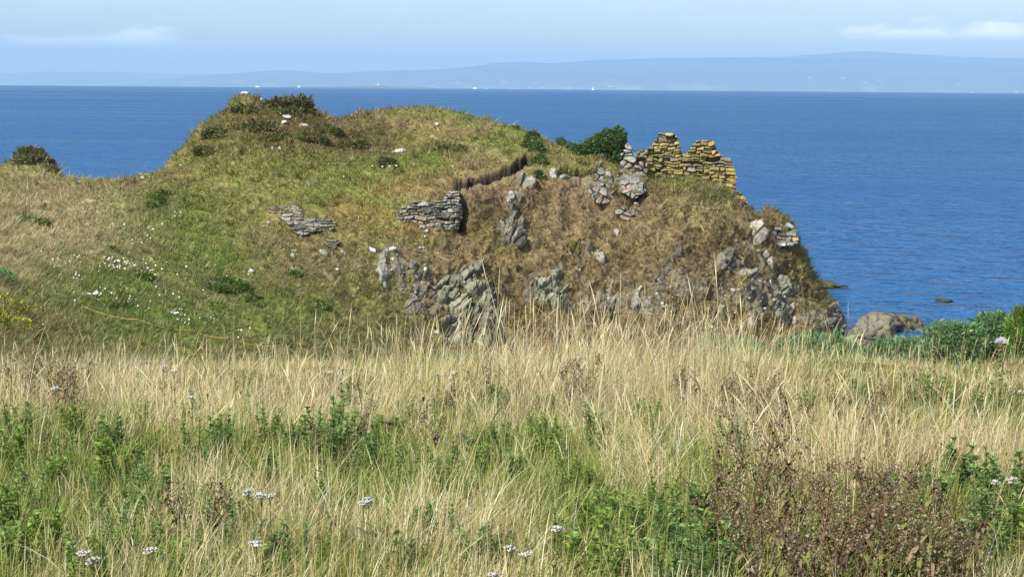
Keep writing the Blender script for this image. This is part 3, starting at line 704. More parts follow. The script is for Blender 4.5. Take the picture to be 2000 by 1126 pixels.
masonry('masonry_fragment', 'pale and pink rubble stonework slumping down the cliff under the dark green bush', 'ruin',
        [(1168, 326), (1188, 326), (1196, 350), (1204, 374), (1190, 396), (1172, 402), (1154, 386), (1148, 366), (1160, 350)], lambda X, Y: hptv(X, Y) - .5, (.15, .24), (.22, .42), .9, pal_pale, 13, M_stone, True, .12, .08)
masonry('masonry_fragment', 'squarish block of coursed grey masonry beside a dark hollow in the slope', 'ruin',
        [(772, 432), (782, 404), (812, 392), (862, 390), (874, 376), (896, 368), (900, 392), (904, 412), (896, 448), (868, 448), (846, 452), (832, 458), (816, 468), (800, 474), (784, 458), (766, 452)], lambda X, Y: .45 * 88.2 + .55 * (hptv(X, Y) - .35), (.10, .22), (.22, .62), 1.4, pal_grey, 14, M_stone, proud=.05)
masonry('masonry_fragment', 'low weathered grey wall fragment of thin slabs lying in the grassy slope', 'ruin',
        [(524, 400), (560, 400), (588, 402), (594, 424), (640, 426), (662, 436), (652, 448), (612, 452), (590, 460), (570, 452), (562, 436), (545, 424), (524, 414)], lambda X, Y: hptv(X, Y) - .34, (.10, .18), (.3, .8), .8, pal_grey, 15, M_stone, proud=.06)
masonry('masonry_fragment', 'small flat stack of thin grey slabs below the low wall fragment', 'ruin',
        [(628, 470), (655, 465), (668, 474), (652, 486), (630, 483)], lambda X, Y: hptv(X, Y) - .28, (.08, .13), (.25, .55), .5, pal_grey, 16, M_stone)
masonry('masonry_fragment', 'short row of rounded pale stones under the slumping pink stonework', 'ruin',
        [(1202, 412), (1215, 405), (1250, 405), (1254, 416), (1232, 421), (1228, 430), (1206, 428)], lambda X, Y: hptv(X, Y) - .38, (.18, .26), (.28, .5), .6, pal_pale, 17, M_stone, True, .08)
masonry('rock_ledge', 'overhanging grey stone ledge on the small knoll above the sea', 'rock',
        [(1512, 438), (1540, 434), (1557, 446), (1560, 474), (1540, 484), (1520, 480), (1504, 472), (1496, 460)], lambda X, Y: hptv(np.minimum(X, 1530), Y) - .5, (.16, .30), (.3, .8), 1.4, pal_grey, 18, M_rock, False, .12, .12)

def rock(name, label, cat, blocks, pal, seed, mat=None, group=None, out=0.12, level=4, rough=.12):
    """blocks: (px, py, w px, h px, roll) joined in one outcrop bedded in the slope"""
    r = np.random.default_rng(seed); V, Fc, C, o = [], [], [], 0
    org, _ = hpt(blocks[0][0], blocks[0][1])
    for (px, py, w, h, rl) in blocks:
        c, n = hpt(px, py); k = pxm(c[1]); hw, hh = w / 2 / k, h / 2 / k
        v, f = rockshape(level, (hw * 1.15, max(hw, hh) * r.uniform(.6, .85), hh * 1.12), int(r.integers(1e6)), .5, 16, rough, (r.normal(0, .12), R(rl), r.normal(0, .25)))
        v = v + c + n * out * (.5 + hw) - org; V.append(v); Fc.append(f + o); o += len(v)
        base = np.array(pal[int(r.integers(len(pal)))]); nz = fbm((v + org), 5.0, 3)[:, None]
        C.append(base * (1 + .35 * nz) * r.lognormal(0, .08))
    me = mesh_data(name, np.concatenate(V), [np.concatenate(Fc)], mat or M_rock, np.concatenate(C))
    return tag(link(name, me, None, org), label, cat, group)
GG = [srgb(128, 128, 104), srgb(142, 140, 116), srgb(112, 110, 92)]
GR = [srgb(130, 122, 106), srgb(146, 139, 124), srgb(108, 100, 86)]
WH = [srgb(192, 188, 174), srgb(172, 168, 154), srgb(202, 198, 186)]
boulder = rock
def rock(name, label, cat, blocks, pal, seed, mat=None, group=None, out=0.12, level=4, rough=.12):
    """jointed bedrock breaking through the slope: slabs of differing height parted by fissures, buried round the rim"""
    if len(blocks) == 1 or name != 'rock_outcrop': return boulder(name, label, cat, blocks, pal, seed, mat, group, out, level, rough)
    r = np.random.default_rng(seed)
    x0 = min(b[0] - b[2] * .8 for b in blocks); x1 = max(b[0] + b[2] * .8 for b in blocks); y0 = min(b[1] - b[3] * .75 for b in blocks); y1 = max(b[1] + b[3] * .75 for b in blocks)
    j0, j1 = [int(np.clip((q + 640) / 2339 * (NC - 1), 0, NC - 1)) for q in (x0, x1)]; jm = (j0 + j1) // 2
    i0 = NB + int(np.argmin(np.abs(HPY[NB:NB + NR, jm] - y0))); i1 = NB + int(np.argmin(np.abs(HPY[NB:NB + NR, jm] - y1))) + 1
    def up2(a):                                       # twice as fine as the slope's own mesh
        a = np.repeat(np.repeat(a, 2, 0), 2, 1)[:-1, :-1].astype(float).copy(); a[1::2] = (a[0:-1:2] + a[2::2]) / 2; a[:, 1::2] = (a[:, 0:-1:2] + a[:, 2::2]) / 2; return a
    sub = up2(HV[i0:i1, j0:j1]); X = up2(HPX[i0:i1, j0:j1]); Yp = up2(HPY[i0:i1, j0:j1]); nm = HN[i0:i1, j0:j1].mean((0, 1)); nm /= np.linalg.norm(nm)
    wx = 5 * fbm(np.stack([X / 26, Yp / 26, X * 0 + seed], -1), 1, 3); wy = 5 * fbm(np.stack([X / 26, Yp / 26, X * 0 + seed + 9], -1), 1, 3); Xw, Yw = X + wx, Yp + wy
    mask = np.full(X.shape, -9.0); seeds = []
    for (bx, by, w, h, rl) in blocks:
        ca, sa = math.cos(R(rl)), math.sin(R(rl)); u = (Xw - bx) * ca + (Yw - by) * sa; v = -(Xw - bx) * sa + (Yw - by) * ca
        mask = np.maximum(mask, 1 - (np.abs(u / (w * .58)) ** 2.4 + np.abs(v / (h * .56)) ** 2.4))
        for _ in range(max(1, int(w * h / 330))):
            uu, vv = r.uniform(-.4, .4) * w, r.uniform(-.4, .4) * h; seeds.append((bx + uu * ca - vv * sa, by + uu * sa + vv * ca, rl + r.normal(0, 12)))
    D = []
    for (sx, sy, rl) in seeds:
        ca, sa = math.cos(R(rl)), math.sin(R(rl)); u = (Xw - sx) * ca + (Yw - sy) * sa; v = -(Xw - sx) * sa + (Yw - sy) * ca; D.append(.35 * np.sqrt((u * 1.15) ** 2 + (v * .85) ** 2) + .65 * np.maximum(np.abs(u + .3 * v) * 1.2, np.abs(v) * .8) + 3.5 * fbm(np.stack([Xw / 6, Yw / 6, X * 0 + sx], -1), 1, 2))
    D = np.array(D); k = np.argmin(D, 0); F1 = np.take_along_axis(D, k[None], 0)[0]; D2 = D.copy(); np.put_along_axis(D2, k[None], 1e3, 0); F2 = D2.min(0) if len(seeds) > 1 else F1 + 99
    n = len(seeds); off = r.uniform(-.25, .75, n); tx = r.normal(.006, .034, n); ty = r.normal(.012, .026, n); SX = np.array([q[0] for q in seeds]); SY = np.array([q[1] for q in seeds])
    sc = .08 + .62 * out
    hgt = sc * np.sqrt(np.clip(mask, 0, 1)) * (.75 + off[k]) + (tx[k] * (X - SX[k]) + ty[k] * (Yp - SY[k])) * sc * 1.6 - (.06 + .38 * sc) * np.exp(-((F2 - F1) / 1.9) ** 2)
    p3 = sub * np.array([1, 1, 1.0]); hgt = hgt + .05 * fbm(p3, 3.0, 4, .6) + .07 * (fbm(p3, 1.6, 3, .5, True) - .4)
    hgt = np.where(mask > 0, hgt, -.12 + mask * .5)
    V = sub + nm * hgt[..., None]; keep = mask > -.5; fq = grid_faces(*X.shape); kk = keep.ravel(); fq = fq[kk[fq].all(1)]
    pc = np.array([pal[int(r.integers(len(pal)))] * r.lognormal(0, .10) for _ in range(n)]); col = pc[k] * (1 + .35 * fbm(p3, 5.0, 3)[..., None])
    used = np.unique(fq); remap = -np.ones(X.size, int); remap[used] = np.arange(len(used)); org = V[X.shape[0] // 2, X.shape[1] // 2].copy()
    me = mesh_data(name, V.reshape(-1, 3)[used] - org, [remap[fq]], mat or M_rock, col.reshape(-1, 3)[used])
    return tag(link(name, me, None, org), label, cat, group)
rock('rock_outcrop', 'large craggy grey green outcrop split by black fissures above the tall grass', 'rock',
     [(938, 592, 46, 92, 8), (915, 548, 38, 50, -10), (874, 565, 34, 56, 20), (893, 590, 34, 44, 12), (905, 625, 40, 44, 35), (880, 640, 46, 44, 45), (924, 636, 24, 50, 0), (950, 640, 36, 66, 14), (958, 600, 16, 70, 4), (900, 660, 60, 34, 10), (930, 668, 60, 30, 0), (928, 528, 18, 14, 0)], GG, 21, out=.35, rough=.14)
rock('rock_outcrop', 'pointed pale green grey rock standing just above the straw', 'rock', [(1086, 574, 34, 68, -6), (1098, 592, 22, 36, 10), (1066, 578, 34, 44, 10)], [GG[1], GG[0]], 22, out=.3)
rock('rock_outcrop', 'lumpy grey outcrop halfway down the brown cliff with a smooth lower knob', 'rock', [(1000, 464, 42, 40, 15), (1006, 440, 30, 30, -10), (984, 448, 24, 30, 10), (1014, 478, 20, 24, 0)], GR, 23, out=.25)
rock('rock_outcrop', 'narrow upright grey rock above the lumpy outcrop', 'rock', [(1003, 392, 26, 44, 5), (1002, 422, 16, 30, 0), (1012, 382, 14, 26, 0)], GR, 24, out=.2)
rock('rock_outcrop', 'flat leaning grey slabs under the tall narrow bush', 'rock', [(1022, 356, 20, 30, -25), (1033, 362, 16, 26, -20)], GR, 25, out=.15)
rock('rock_outcrop', 'tall grey slab streaked white at the foot of the masonry slope', 'rock', [(746, 524, 20, 62, 4), (752, 500, 14, 22, 0)], [GR[1], WH[1]], 26, out=.15)
rock('rock_outcrop', 'square brown grey slab beside the white streaked slab', 'rock', [(778, 520, 30, 40, 0), (800, 526, 26, 32, 6)], [GR[0], srgb(128, 114, 88)], 27, out=.08)
rock('rock_outcrop', 'broad weathered grey face left of the craggy fissured outcrop', 'rock', [(830, 560, 50, 60, 10), (812, 592, 40, 46, 0), (842, 606, 30, 40, 15)], [srgb(126, 114, 92), GR[0]], 28, out=.02)
rock('rock_outcrop', 'white flecked grey crag in the middle of the brown cliff', 'rock', [(1158, 494, 26, 34, -12), (1170, 506, 18, 30, -20)], GR, 29, out=.15)
rock('rock_outcrop', 'thin grey rib of rock with a mossy edge on the brown cliff', 'rock', [(1118, 482, 14, 38, 6), (1126, 492, 8, 30, 4)], [GR[0], srgb(118, 110, 60)], 30, out=.15)
rock('rock_outcrop', 'dark jointed block jutting from the seaward cliff', 'rock', [(1434, 528, 34, 20, 10), (1452, 536, 24, 24, -30), (1412, 508, 22, 44, 20)], GR, 31, out=.3)
rock('rock_outcrop', 'smooth grey green slab running down below the white streaks', 'rock', [(1518, 588, 30, 80, -14), (1526, 560, 18, 40, -10)], [GG[1]], 32, out=.1)
rock('rock_outcrop', 'pale crumbly rock band below the lichen wall end', 'rock', [(1468, 452, 16, 30, -25), (1478, 468, 14, 22, -20)], [srgb(168, 158, 140)], 33, out=.12)
rock('rock_outcrop', 'grey toe of the cliff beside the sea', 'rock', [(1626, 612, 22, 34, -25), (1634, 636, 18, 30, -20), (1610, 640, 26, 24, 0)], GR, 34, out=.15)
rock('rock_outcrop', 'cluster of grey knobs low on the cliff behind the middle grass', 'rock', [(1052, 560, 22, 30, 0), (1036, 580, 26, 30, 0), (1040, 548, 16, 16, 0), (1108, 600, 20, 26, 0)], GR, 35, out=.12)
rock('rock_outcrop', 'bushy browed grey crag under the green knoll', 'rock', [(1300, 520, 26, 40, 5), (1290, 548, 22, 30, 0), (1320, 500, 20, 20, 0)], [GR[2], srgb(112, 98, 76)], 36, out=.05)
rock('rock_outcrop', 'rusty spotted grey crag showing between the straw stems', 'rock', [(1262, 610, 22, 34, 0), (1240, 600, 16, 24, 0), (1185, 600, 30, 26, 0)], GR, 37, out=.1)
rock('rock_outcrop', 'rock step at the head of the cliff beneath the dry turf', 'rock', [(1120, 352, 22, 16, 10), (1098, 346, 16, 18, 20), (1080, 342, 14, 20, -10)], [srgb(168, 164, 148), srgb(150, 130, 106)], 38, out=.15)
white = [(1488, 502, 16, 20, 'white stone at the head of the streaked seaward cliff'), (1498, 520, 16, 30, 'white streaked rock in the upper part of the seaward cliff'), (1524, 546, 14, 26, 'white capped rock beside the dark seaward gully'),
         (1506, 562, 12, 36, 'long white streak of rock above the smooth grey green slab'), (1532, 580, 12, 20, 'rounded white boulder beside the smooth grey green slab'), (1546, 604, 12, 30, 'white edged rock low on the seaward cliff'),
         (1550, 628, 12, 24, 'lowest white rock beneath the smooth grey green slab'), (1458, 640, 12, 26, 'white rock just above the straw below the seaward cliff'), (1431, 510, 9, 16, 'white patch of rock above the dark jointed block'),
         (778, 296, 34, 13, 'long whitish block on the green ledge'), (752, 294, 12, 10, 'small square whitish block at the end of the long block'), (824, 298, 7, 4, 'tiny white stone lying past the long whitish block'),
         (560, 231, 20, 7, 'flat white slab high on the heather hill'), (554, 240, 15, 8, 'low white slab just under the flat slab on the heather hill'), (594, 246, 20, 11, 'lumpy pale rock on the heather hill beside the white slabs'),
         (545, 294, 10, 8, 'bright white stone below the heather hill'), (532, 295, 4, 8, 'thin white upright chip beside the bright white stone'), (616, 298, 7, 6, 'little pale stone at the foot of the heather slope'), (278, 348, 13, 8, 'white boulder on the grassy saddle'),
         (292, 345, 6, 4, 'small white stone next to the boulder on the saddle'), (155, 359, 8, 4, 'pale arched stone in the middle of the saddle'), (141, 362, 6, 4, 'pale flat stone near the arched stone on the saddle'), (102, 353, 8, 3, 'pale flat stone under the shrubby mound'),
         (41, 373, 5, 4, 'white stone on the meadow below the shrubby mound'), (353, 323, 6, 5, 'white stone low on the steep shoulder of the hill'), (572, 496, 12, 10, 'pale stone pair in the brown slope under the low wall fragment'), (570, 508, 10, 10, 'pale stone just under the stone pair in the brown slope'),
         (628, 502, 18, 18, 'large white faced boulder in the brown slope'), (647, 500, 6, 10, 'white chip next to the large white faced boulder'), (669, 492, 12, 12, 'white flecked stone above the white chip'), (489, 531, 13, 10, 'lone pale stone on the green slope'), (655, 531, 8, 8, 'small white stone below the large white faced boulder'),
         (725, 493, 16, 12, 'bright white stone below the masonry block'), (762, 491, 18, 10, 'grey slab with a white edge below the masonry block'), (748, 562, 10, 18, 'white stone under the tall grey slab'), (828, 528, 14, 14, 'round white stone above the broad weathered face'),
         (478, 186, 22, 9, 'pale rounded stone capping the hill'), (508, 193, 6, 9, 'small white upright stone on the hill crest'), (852, 246, 9, 8, 'grey white stone on the brown upper hill'), (700, 254, 7, 6, 'small pale stone on the slope of the upper hill'),
         (1284, 462, 5, 6, 'tiny white stone in the dry grass above the cliff'), (1243, 405, 10, 5, 'pale pink chip by the row of rounded stones'), (1186, 470, 5, 16, 'thin white sliver of rock on the brown cliff'), (1204, 456, 10, 16, 'white spotted stone near the thin white sliver'), (523, 437, 8, 5, 'white stone in the yellowish plants by the low wall fragment'),
         (848, 656, 12, 14, 'white spotted rock at the foot of the craggy outcrop'), (1384, 646, 10, 9, 'round white stone behind the golden straw')]
for i, (px, py, w, h, lb) in enumerate(white):
    g_ = WH if (w < 20 or i > 8) else WH + GR[:1]
    rock('pale_stone', lb, 'stone', [(px, py, w * 1.05, h * 1.05, float(rng.normal(0, 8)))], g_, 100 + i, out=.06, level=3, rough=.14)
# little chips: look alike, share a label
protos = []
for k in range(5):
    v, f = rockshape(2, (.075, .07, .06), 300 + k, .4, 6, .12); protos.append(mesh_data('stone_chip', v, [f], M_rock, np.tile(WH[k % 3] * (.95 if k % 2 else .7), (len(v), 1))))
zones = [(1250, 600, 130, 45, 40, 'small white stone chip on the lower cliff behind the middle straw'), (1480, 570, 90, 70, 55, 'small white stone chip among the seaward cliff rocks'), (800, 540, 110, 60, 44, 'small white stone chip on the slope by the craggy outcrop'), (1600, 645, 40, 22, 14, 'small white stone chip at the toe of the cliff')]
for (zx, zy, a, b, n, lb) in zones:
    for _ in range(n):
        px = zx + rng.normal() * a * .55; py = min(zy + rng.normal() * b * .55, 680)
        if px > 1650: continue
        c, nn = hpt(px, py, .05); o = link('stone_chip', protos[int(rng.integers(5))], None, c)
        s = rng.lognormal(0.0, .4); o.scale = (s, s, s * rng.uniform(.7, 1.3)); o.rotation_euler = tuple(rng.uniform(0, 3, 3)); tag(o, lb, 'stone', 'white stone chips scattered over the cliff')
# sea rocks
def sea_rock(label, blocks, pal, seed, Y, level=5):
    r = np.random.default_rng(seed); V, Fc, C, o = [], [], [], 0; org = P(blocks[0][0], blocks[0][1], Y)
    for (px, py, w, h, dY, rl) in blocks:
        c = P(px, py, Y + dY); k = pxm(Y + dY); v, f = rockshape(level, (w / 1.5 / k, w / 1.5 / k * .8, h / 1.6 / k), int(r.integers(1e6)), .4, 14, .12, (r.normal(0, .1), R(rl), r.normal(0, .3)))
        v = v + c - org; V.append(v); Fc.append(f + o); o += len(v); nz = fbm(v + c, 2.2, 4)[:, None]; base = np.array(pal[0])
        yl = sstep(fbm(v + 3, .9, 3), .15, .35)[:, None] * .7; dk = sstep(-v[:, 2:3], -.2 * h / k, .5 * h / k)
        C.append((base * (1 - yl) + pal[1] * yl) * (1 + .4 * nz) * (1 - .0 * dk))
    return tag(link('sea_rock', mesh_data('sea_rock', np.concatenate(V), [np.concatenate(Fc)], M_rock, np.concatenate(C)), None, org), label, 'rock')
sea_rock('big grey shore rock with yellow lichen on its shoulder', [(1696, 662, 96, 104, 0, 4), (1738, 694, 96, 80, -1, 14), (1676, 690, 60, 84, .5, -8), (1766, 684, 70, 36, -.5, 8)], [srgb(124, 119, 100), srgb(140, 130, 80)], 41, 93)
sea_rock('darker shore rock sloping down to the water behind the big grey one', [(1726, 632, 86, 70, 4, 8), (1768, 650, 100, 80, 5, 12), (1796, 676, 76, 70, 5, 16)], [srgb(108, 98, 84), srgb(124, 114, 74)], 42, 98)
sea_rock('low dark skerry awash beside the cliff', [(1616, 557, 44, 14, 0, 0), (1634, 558, 44, 8, 0, 0), (1604, 558, 30, 16, 0, 0)], [srgb(86, 82, 48), srgb(70, 66, 40)], 43, 124, 4)
sea_rock('small dark skerry barely breaking the open water', [(1838, 587, 32, 7, 0, 0), (1852, 588, 24, 5, 0, 0)], [srgb(70, 72, 50), srgb(60, 60, 40)], 44, 114.5, 4)

# ------------------------------------------------------------------ shrubs
def leaves_mesh(blobs, n, size, pal, seed, up_bias=0.25, asp=0.55, surf=.6, spike=0):
    """leaf-sized faces spread through ellipsoids; blobs: (cx,cy,cz,rx,ry,rz) in metres"""
    r = np.random.default_rng(seed); vol = np.array([b[3] * b[4] * b[5] for b in blobs]) ** .7; pick = r.choice(len(blobs), n, p=vol / vol.sum()); B = np.array(blobs)[pick]
    d = r.normal(size=(n, 3)); d /= np.linalg.norm(d, axis=1)[:, None]; rad = r.uniform(0, 1, n) ** (1 / 3 * (1 - surf) + .02)
    lump = 1 + .5 * fbm(d * 1.6 + B[:, :3] * 3, 1.6, 3)
    c = B[:, :3] + d * B[:, 3:] * (rad * lump)[:, None]
    a = r.normal(size=(n, 3)) + d * .7 + np.array([0, 0, up_bias]); a /= np.linalg.norm(a, axis=1)[:, None]
    s = np.cross(a, r.normal(size=(n, 3))); s /= np.linalg.norm(s, axis=1)[:, None]
    L = (size * r.lognormal(0, .3, n))[:, None]
    if spike:
        k = r.uniform(size=n) < spike; L[k] *= 2.2
    v = np.stack([c, c + a * L * .5 + s * L * asp * .5, c + a * L, c + a * L * .5 - s * L * asp * .5], 1).reshape(-1, 3)
    col = np.array(pal)[r.integers(0, len(pal), n)] * r.lognormal(0, .22, (n, 1)); col *= 1.45 * (1 + .5 * fbm(c, 2.2, 2)[:, None])
    return v, np.arange(4 * n).reshape(-1, 4), np.repeat(col, 4, 0)
def tube(pts, r0, r1, sides=5):
    pts = [np.asarray(p, float) for p in pts]; V = []; n = len(pts)
    for i, p in enumerate(pts):
        d = pts[min(i + 1, n - 1)] - pts[max(i - 1, 0)]; d /= np.linalg.norm(d) + 1e-9
        a = np.cross(d, [0.3, 0.9, 0.2]); a /= np.linalg.norm(a); b = np.cross(d, a); rr = r0 + (r1 - r0) * i / (n - 1)
        for s in range(sides):
            th = 2 * math.pi * s / sides; V.append(p + rr * (math.cos(th) * a + math.sin(th) * b))
    f = [[i * sides + s, i * sides + (s + 1) % sides, (i + 1) * sides + (s + 1) % sides, (i + 1) * sides + s] for i in range(n - 1) for s in range(sides)]
    return np.array(V), np.array(f)
def cat_(L):
    V, Fa, o = [], [], 0
    for v, f in L: V.append(v); Fa.append(f + o); o += len(v)
    return np.concatenate(V), np.concatenate(Fa)
def bush(name, label, cat, ells, Y, n, size, pal, seed, asp=.55, spike=0, dz=.75, group=None, twigs=7, base_py=None):
    """ells: (px, py, rx px, ry px) outlines of its masses at distance Y"""
    yf = Y if callable(Y) else (lambda px, py: Y); bl = []
    for (px, py, rx, ry) in ells:
        y = yf(px, py); c = P(px, py, y); k = pxm(y); bl.append([*c, rx / k, max(rx, ry) / k * dz, ry / k])
    low = min(b[2] - b[5] for b in bl); mx = np.mean([b[0] for b in bl]); my = np.mean([b[1] for b in bl]); org = np.array([mx, my, low])
    for b in bl: b[0] -= org[0]; b[1] -= org[1]; b[2] -= org[2]
    e = empty(name, org, label, cat, group)
    v, f, c = leaves_mesh(bl, n, size, pal, seed, asp=asp, spike=spike)
    link('foliage', mesh_data(name + '_foliage', v, [f], M_leaf, c), e)
    r = np.random.default_rng(seed); T = []
    for _ in range(twigs):
        b = bl[int(r.integers(len(bl)))]; q = np.array(b[:3]) + r.normal(0, .4, 3) * np.array(b[3:]); T.append(tube([[r.normal(0, .1), r.normal(0, .1), -.15], q * .5 + r.normal(0, .05, 3), q], .03 * size * 12, .006 * size * 12))
    tv, tf = cat_(T); link('branches', mesh_data(name + '_branches', tv, [tf], M_stem, np.tile(srgb(90, 74, 56), (len(tv), 1))), e)
    return e
IV = [srgb(56, 82, 36), srgb(70, 96, 42), srgb(44, 66, 32), srgb(88, 108, 48), srgb(70, 80, 42)]
HE = [srgb(84, 78, 46), srgb(70, 76, 40), srgb(98, 84, 60), srgb(62, 68, 36), srgb(104, 104, 56)]
OL = [srgb(84, 104, 38), srgb(70, 92, 36), srgb(104, 112, 48), srgb(58, 78, 34)]
hs = lambda out: (lambda px, py: hpt(px, py)[0][1] - out)
bush('shrub', 'dense dark green bush leaning against the broken wall end', 'shrub', [(1190, 276, 30, 22), (1206, 272, 16, 24), (1202, 300, 18, 26), (1166, 284, 28, 15), (1142, 291, 22, 9), (1194, 316, 13, 13), (1118, 286, 10, 6)], 96.2, 9000, .12, IV, 51)
bush('shrub', 'tall narrow green bush hanging over the cliff head', 'shrub', [(1040, 274, 14, 17), (1048, 296, 16, 20), (1054, 320, 14, 18), (1052, 342, 9, 9), (1030, 284, 10, 12)], hs(.3), 5200, .11, IV[:4] + HE[:2], 52)
bush('shrub', 'small dark bush on the green ledge below the whitish block', 'shrub', [(752, 320, 13, 13), (766, 322, 10, 12)], hs(.35), 1500, .10, HE[:3] + IV[:1], 53)
bush('shrub', 'brown tipped bush on the crest of the hill beside the capping stone', 'shrub', [(532, 204, 14, 9), (560, 200, 20, 9), (590, 201, 15, 12), (545, 212, 24, 8), (604, 212, 10, 8)], 99.6, 5000, .11, HE, 54, .35, .2)
bush('shrub', 'dark spiky bush crowning the low mound by the saddle', 'shrub', [(58, 297, 20, 8), (76, 304, 16, 9), (94, 320, 12, 11), (40, 304, 12, 7), (106, 336, 8, 8), (70, 316, 24, 10), (96, 332, 16, 8), (46, 318, 20, 9)], hs(.05), 5600, .11, HE[:3] + IV[:1] + [srgb(100, 86, 60)], 55, .35, .2)
bush('shrub', 'dark bush on the slope below the saddle boulder', 'shrub', [(300, 388, 18, 11), (318, 380, 14, 10), (294, 402, 12, 8)], hs(.3), 2400, .09, OL + IV[:1], 56)
bush('shrub', 'rounded green shrub in the straw coloured meadow', 'shrub', [(66, 436, 32, 11), (50, 434, 18, 9)], hs(.2), 2400, .10, OL, 57)
bush('shrub', 'spreading bright green bramble patch in the middle of the slope', 'shrub', [(450, 556, 26, 12), (474, 568, 20, 16), (428, 564, 20, 9), (486, 588, 8, 12)], hs(.25), 3600, .09, OL + IV[:2], 58)
bush('shrub', 'small green bush right above the bramble patch in the brown slope', 'shrub', [(577, 538, 11, 9)], hs(.2), 800, .08, OL, 59)
bush('shrub', 'small dark bush in the grass below the brown slope', 'shrub', [(630, 598, 16, 8), (618, 590, 12, 6)], hs(.2), 1000, .08, OL, 60)
bush('shrub', 'yellow flowering bush at the edge of the meadow', 'shrub', [(6, 600, 40, 26), (34, 640, 34, 22), (-30, 630, 50, 40), (72, 610, 18, 12)], hs(.1), 6000, .06, OL + [srgb(170, 168, 30), srgb(190, 186, 40)], 61)
bush('shrub', 'soft grey green bush above the yellow flowering bush', 'shrub', [(-6, 540, 34, 18), (-40, 536, 40, 18)], hs(.2), 3000, .07, [srgb(96, 130, 80), srgb(80, 112, 66)], 62)
bush('shrub', 'yellowish plant clinging to the grassy seaward slope', 'shrub', [(1555, 546, 9, 8)], hs(.15), 300, .09, [srgb(150, 156, 80), srgb(120, 130, 60)], 63)
bush('shrub', 'tiny round bush on the skyline above the turf scarp', 'shrub', [(1006, 252, 9, 6)], hs(.1), 400, .09, OL + HE[:1], 64)
bush('shrub', 'small green bush on the skyline left of the dark green bush', 'shrub', [(1094, 276, 8, 6), (1104, 282, 8, 5)], hs(0.0), 500, .10, IV[:2], 65)
bush('shrub', 'narrow dark green bush in the flowery slope', 'shrub', [(219, 492, 6, 12)], hs(.15), 400, .08, IV[:3], 66)
bush('shrub', 'green bush beside the white flower drifts', 'shrub', [(284, 541, 18, 9)], hs(.15), 1100, .08, OL, 67)
HL = ['dark heather clump directly below the hill capping stone', 'dark heather clump under the brown tipped bush', 'brown heather clump in the dip beside the upper hill', 'low heather clump on the steep shoulder of the hill', 'heather clump above the bright white stone',
      'heather clump below the lumpy pale rock', 'brown heather clump near the foot of the upper hill', 'heather clump at the base of the steep shoulder', 'heather clump on the green ledge towards the turf scarp', 'heather clump between the shoulder and the white slabs']
for i, ((px, py, rx, ry), lb) in enumerate(zip([(478, 216, 20, 9), (560, 220, 22, 8), (640, 258, 24, 10), (420, 262, 22, 9), (540, 272, 26, 9), (606, 272, 28, 10), (690, 282, 24, 8), (400, 296, 18, 8), (880, 292, 26, 6), (505, 250, 24, 10)], HL)):
    bush('heather', lb, 'shrub', [(px, py, rx * 1.2, ry * 1.3), (px + rx * .6, py + 4, rx * .6, ry * .7), (px - rx * .7, py + 3, rx * .5, ry * .8)], hs(.12), 2400, .10, HE + OL[:1], 80 + i, .4, .1, dz=.5, group='heather clumps on the hill')
GO = [srgb(84, 112, 72), srgb(100, 128, 84), srgb(66, 94, 58), srgb(116, 138, 94), srgb(78, 102, 56)]
for i, (el, Y, lb) in enumerate([([(1600, 690, 60, 40), (1556, 688, 44, 30), (1650, 704, 44, 32)], 15.6, 'low gorse bush behind the straw below the cliff toe'), ([(1742, 700, 46, 40), (1712, 712, 40, 30), (1780, 694, 40, 34)], 15.8, 'blue green gorse bush in front of the shore rocks'),
                          ([(1856, 668, 46, 42), (1830, 684, 40, 36), (1890, 672, 36, 40)], 16.2, 'thick gorse bush with the sea behind it'), ([(1940, 652, 40, 42), (1920, 674, 40, 36)], 16.6, 'tallest gorse bush reaching up into the sea'),
                          ([(2002, 650, 34, 50), (1996, 690, 34, 40), (2040, 660, 44, 50)], 14.6, 'bright green gorse bush at the field corner'), ([(1440, 690, 50, 30), (1390, 684, 30, 26)], 15.2, 'small dark gorse bush half hidden by golden straw'),
                          ([(866, 716, 30, 16), (905, 708, 26, 14)], 15.2, 'low green bush under the craggy outcrop'), ([(1130, 700, 24, 22), (1096, 708, 24, 18)], 15.2, 'small green bush behind the densest straw stems')]):
    bush('gorse_bush', lb, 'shrub', el, Y, 30000 if i < 5 else 9000, .019, GO if i != 4 else OL + [srgb(90, 130, 50)], 200 + i, .22, .25, dz=.9, group='gorse bushes along the brow of the bank')

# ------------------------------------------------------------------ meadow flowers
def meadow_flowers():
    V, Fa, o = [], [], 0
    for (zx, zy, a, b, n) in [(230, 522, 42, 10, 110), (148, 548, 14, 7, 16), (190, 580, 18, 6, 60), (120, 515, 40, 12, 26), (290, 530, 30, 8, 30), (270, 475, 22, 6, 14), (240, 590, 40, 10, 24), (340, 622, 12, 10, 34), (330, 575, 24, 9, 12), (380, 630, 40, 10, 20), (345, 425, 8, 8, 8), (215, 450, 10, 6, 8), (300, 450, 12, 6, 8), (480, 660, 40, 8, 16), (170, 590, 40, 12, 16), (400, 560, 160, 60, 40), (780, 320, 60, 16, 14), (700, 340, 80, 16, 10)]:
        for _ in range(int(n * .42)):
            px, py = zx + rng.normal() * a * .7, zy + rng.normal() * b * .7
            c, nn = hpt(max(px, -100), py, .16); s = rng.uniform(.012, .028) * c[1] / 60
            th = np.arange(6) * math.pi / 3; q = np.stack([np.cos(th) * s, np.sin(th) * s * .7 - .5 * s, np.sin(th) * s * .8], -1) + c
            V.append(q); Fa.append(np.arange(6)[None] + o); o += 6
    m = mat_plain('white_petal', (.8, .8, .76), .6)
    tag(link('wildflowers', mesh_data('wildflowers', np.concatenate(V), [np.concatenate(Fa)], m)), 'drifts of small white flowers on the green slope', kind='stuff')
meadow_flowers()

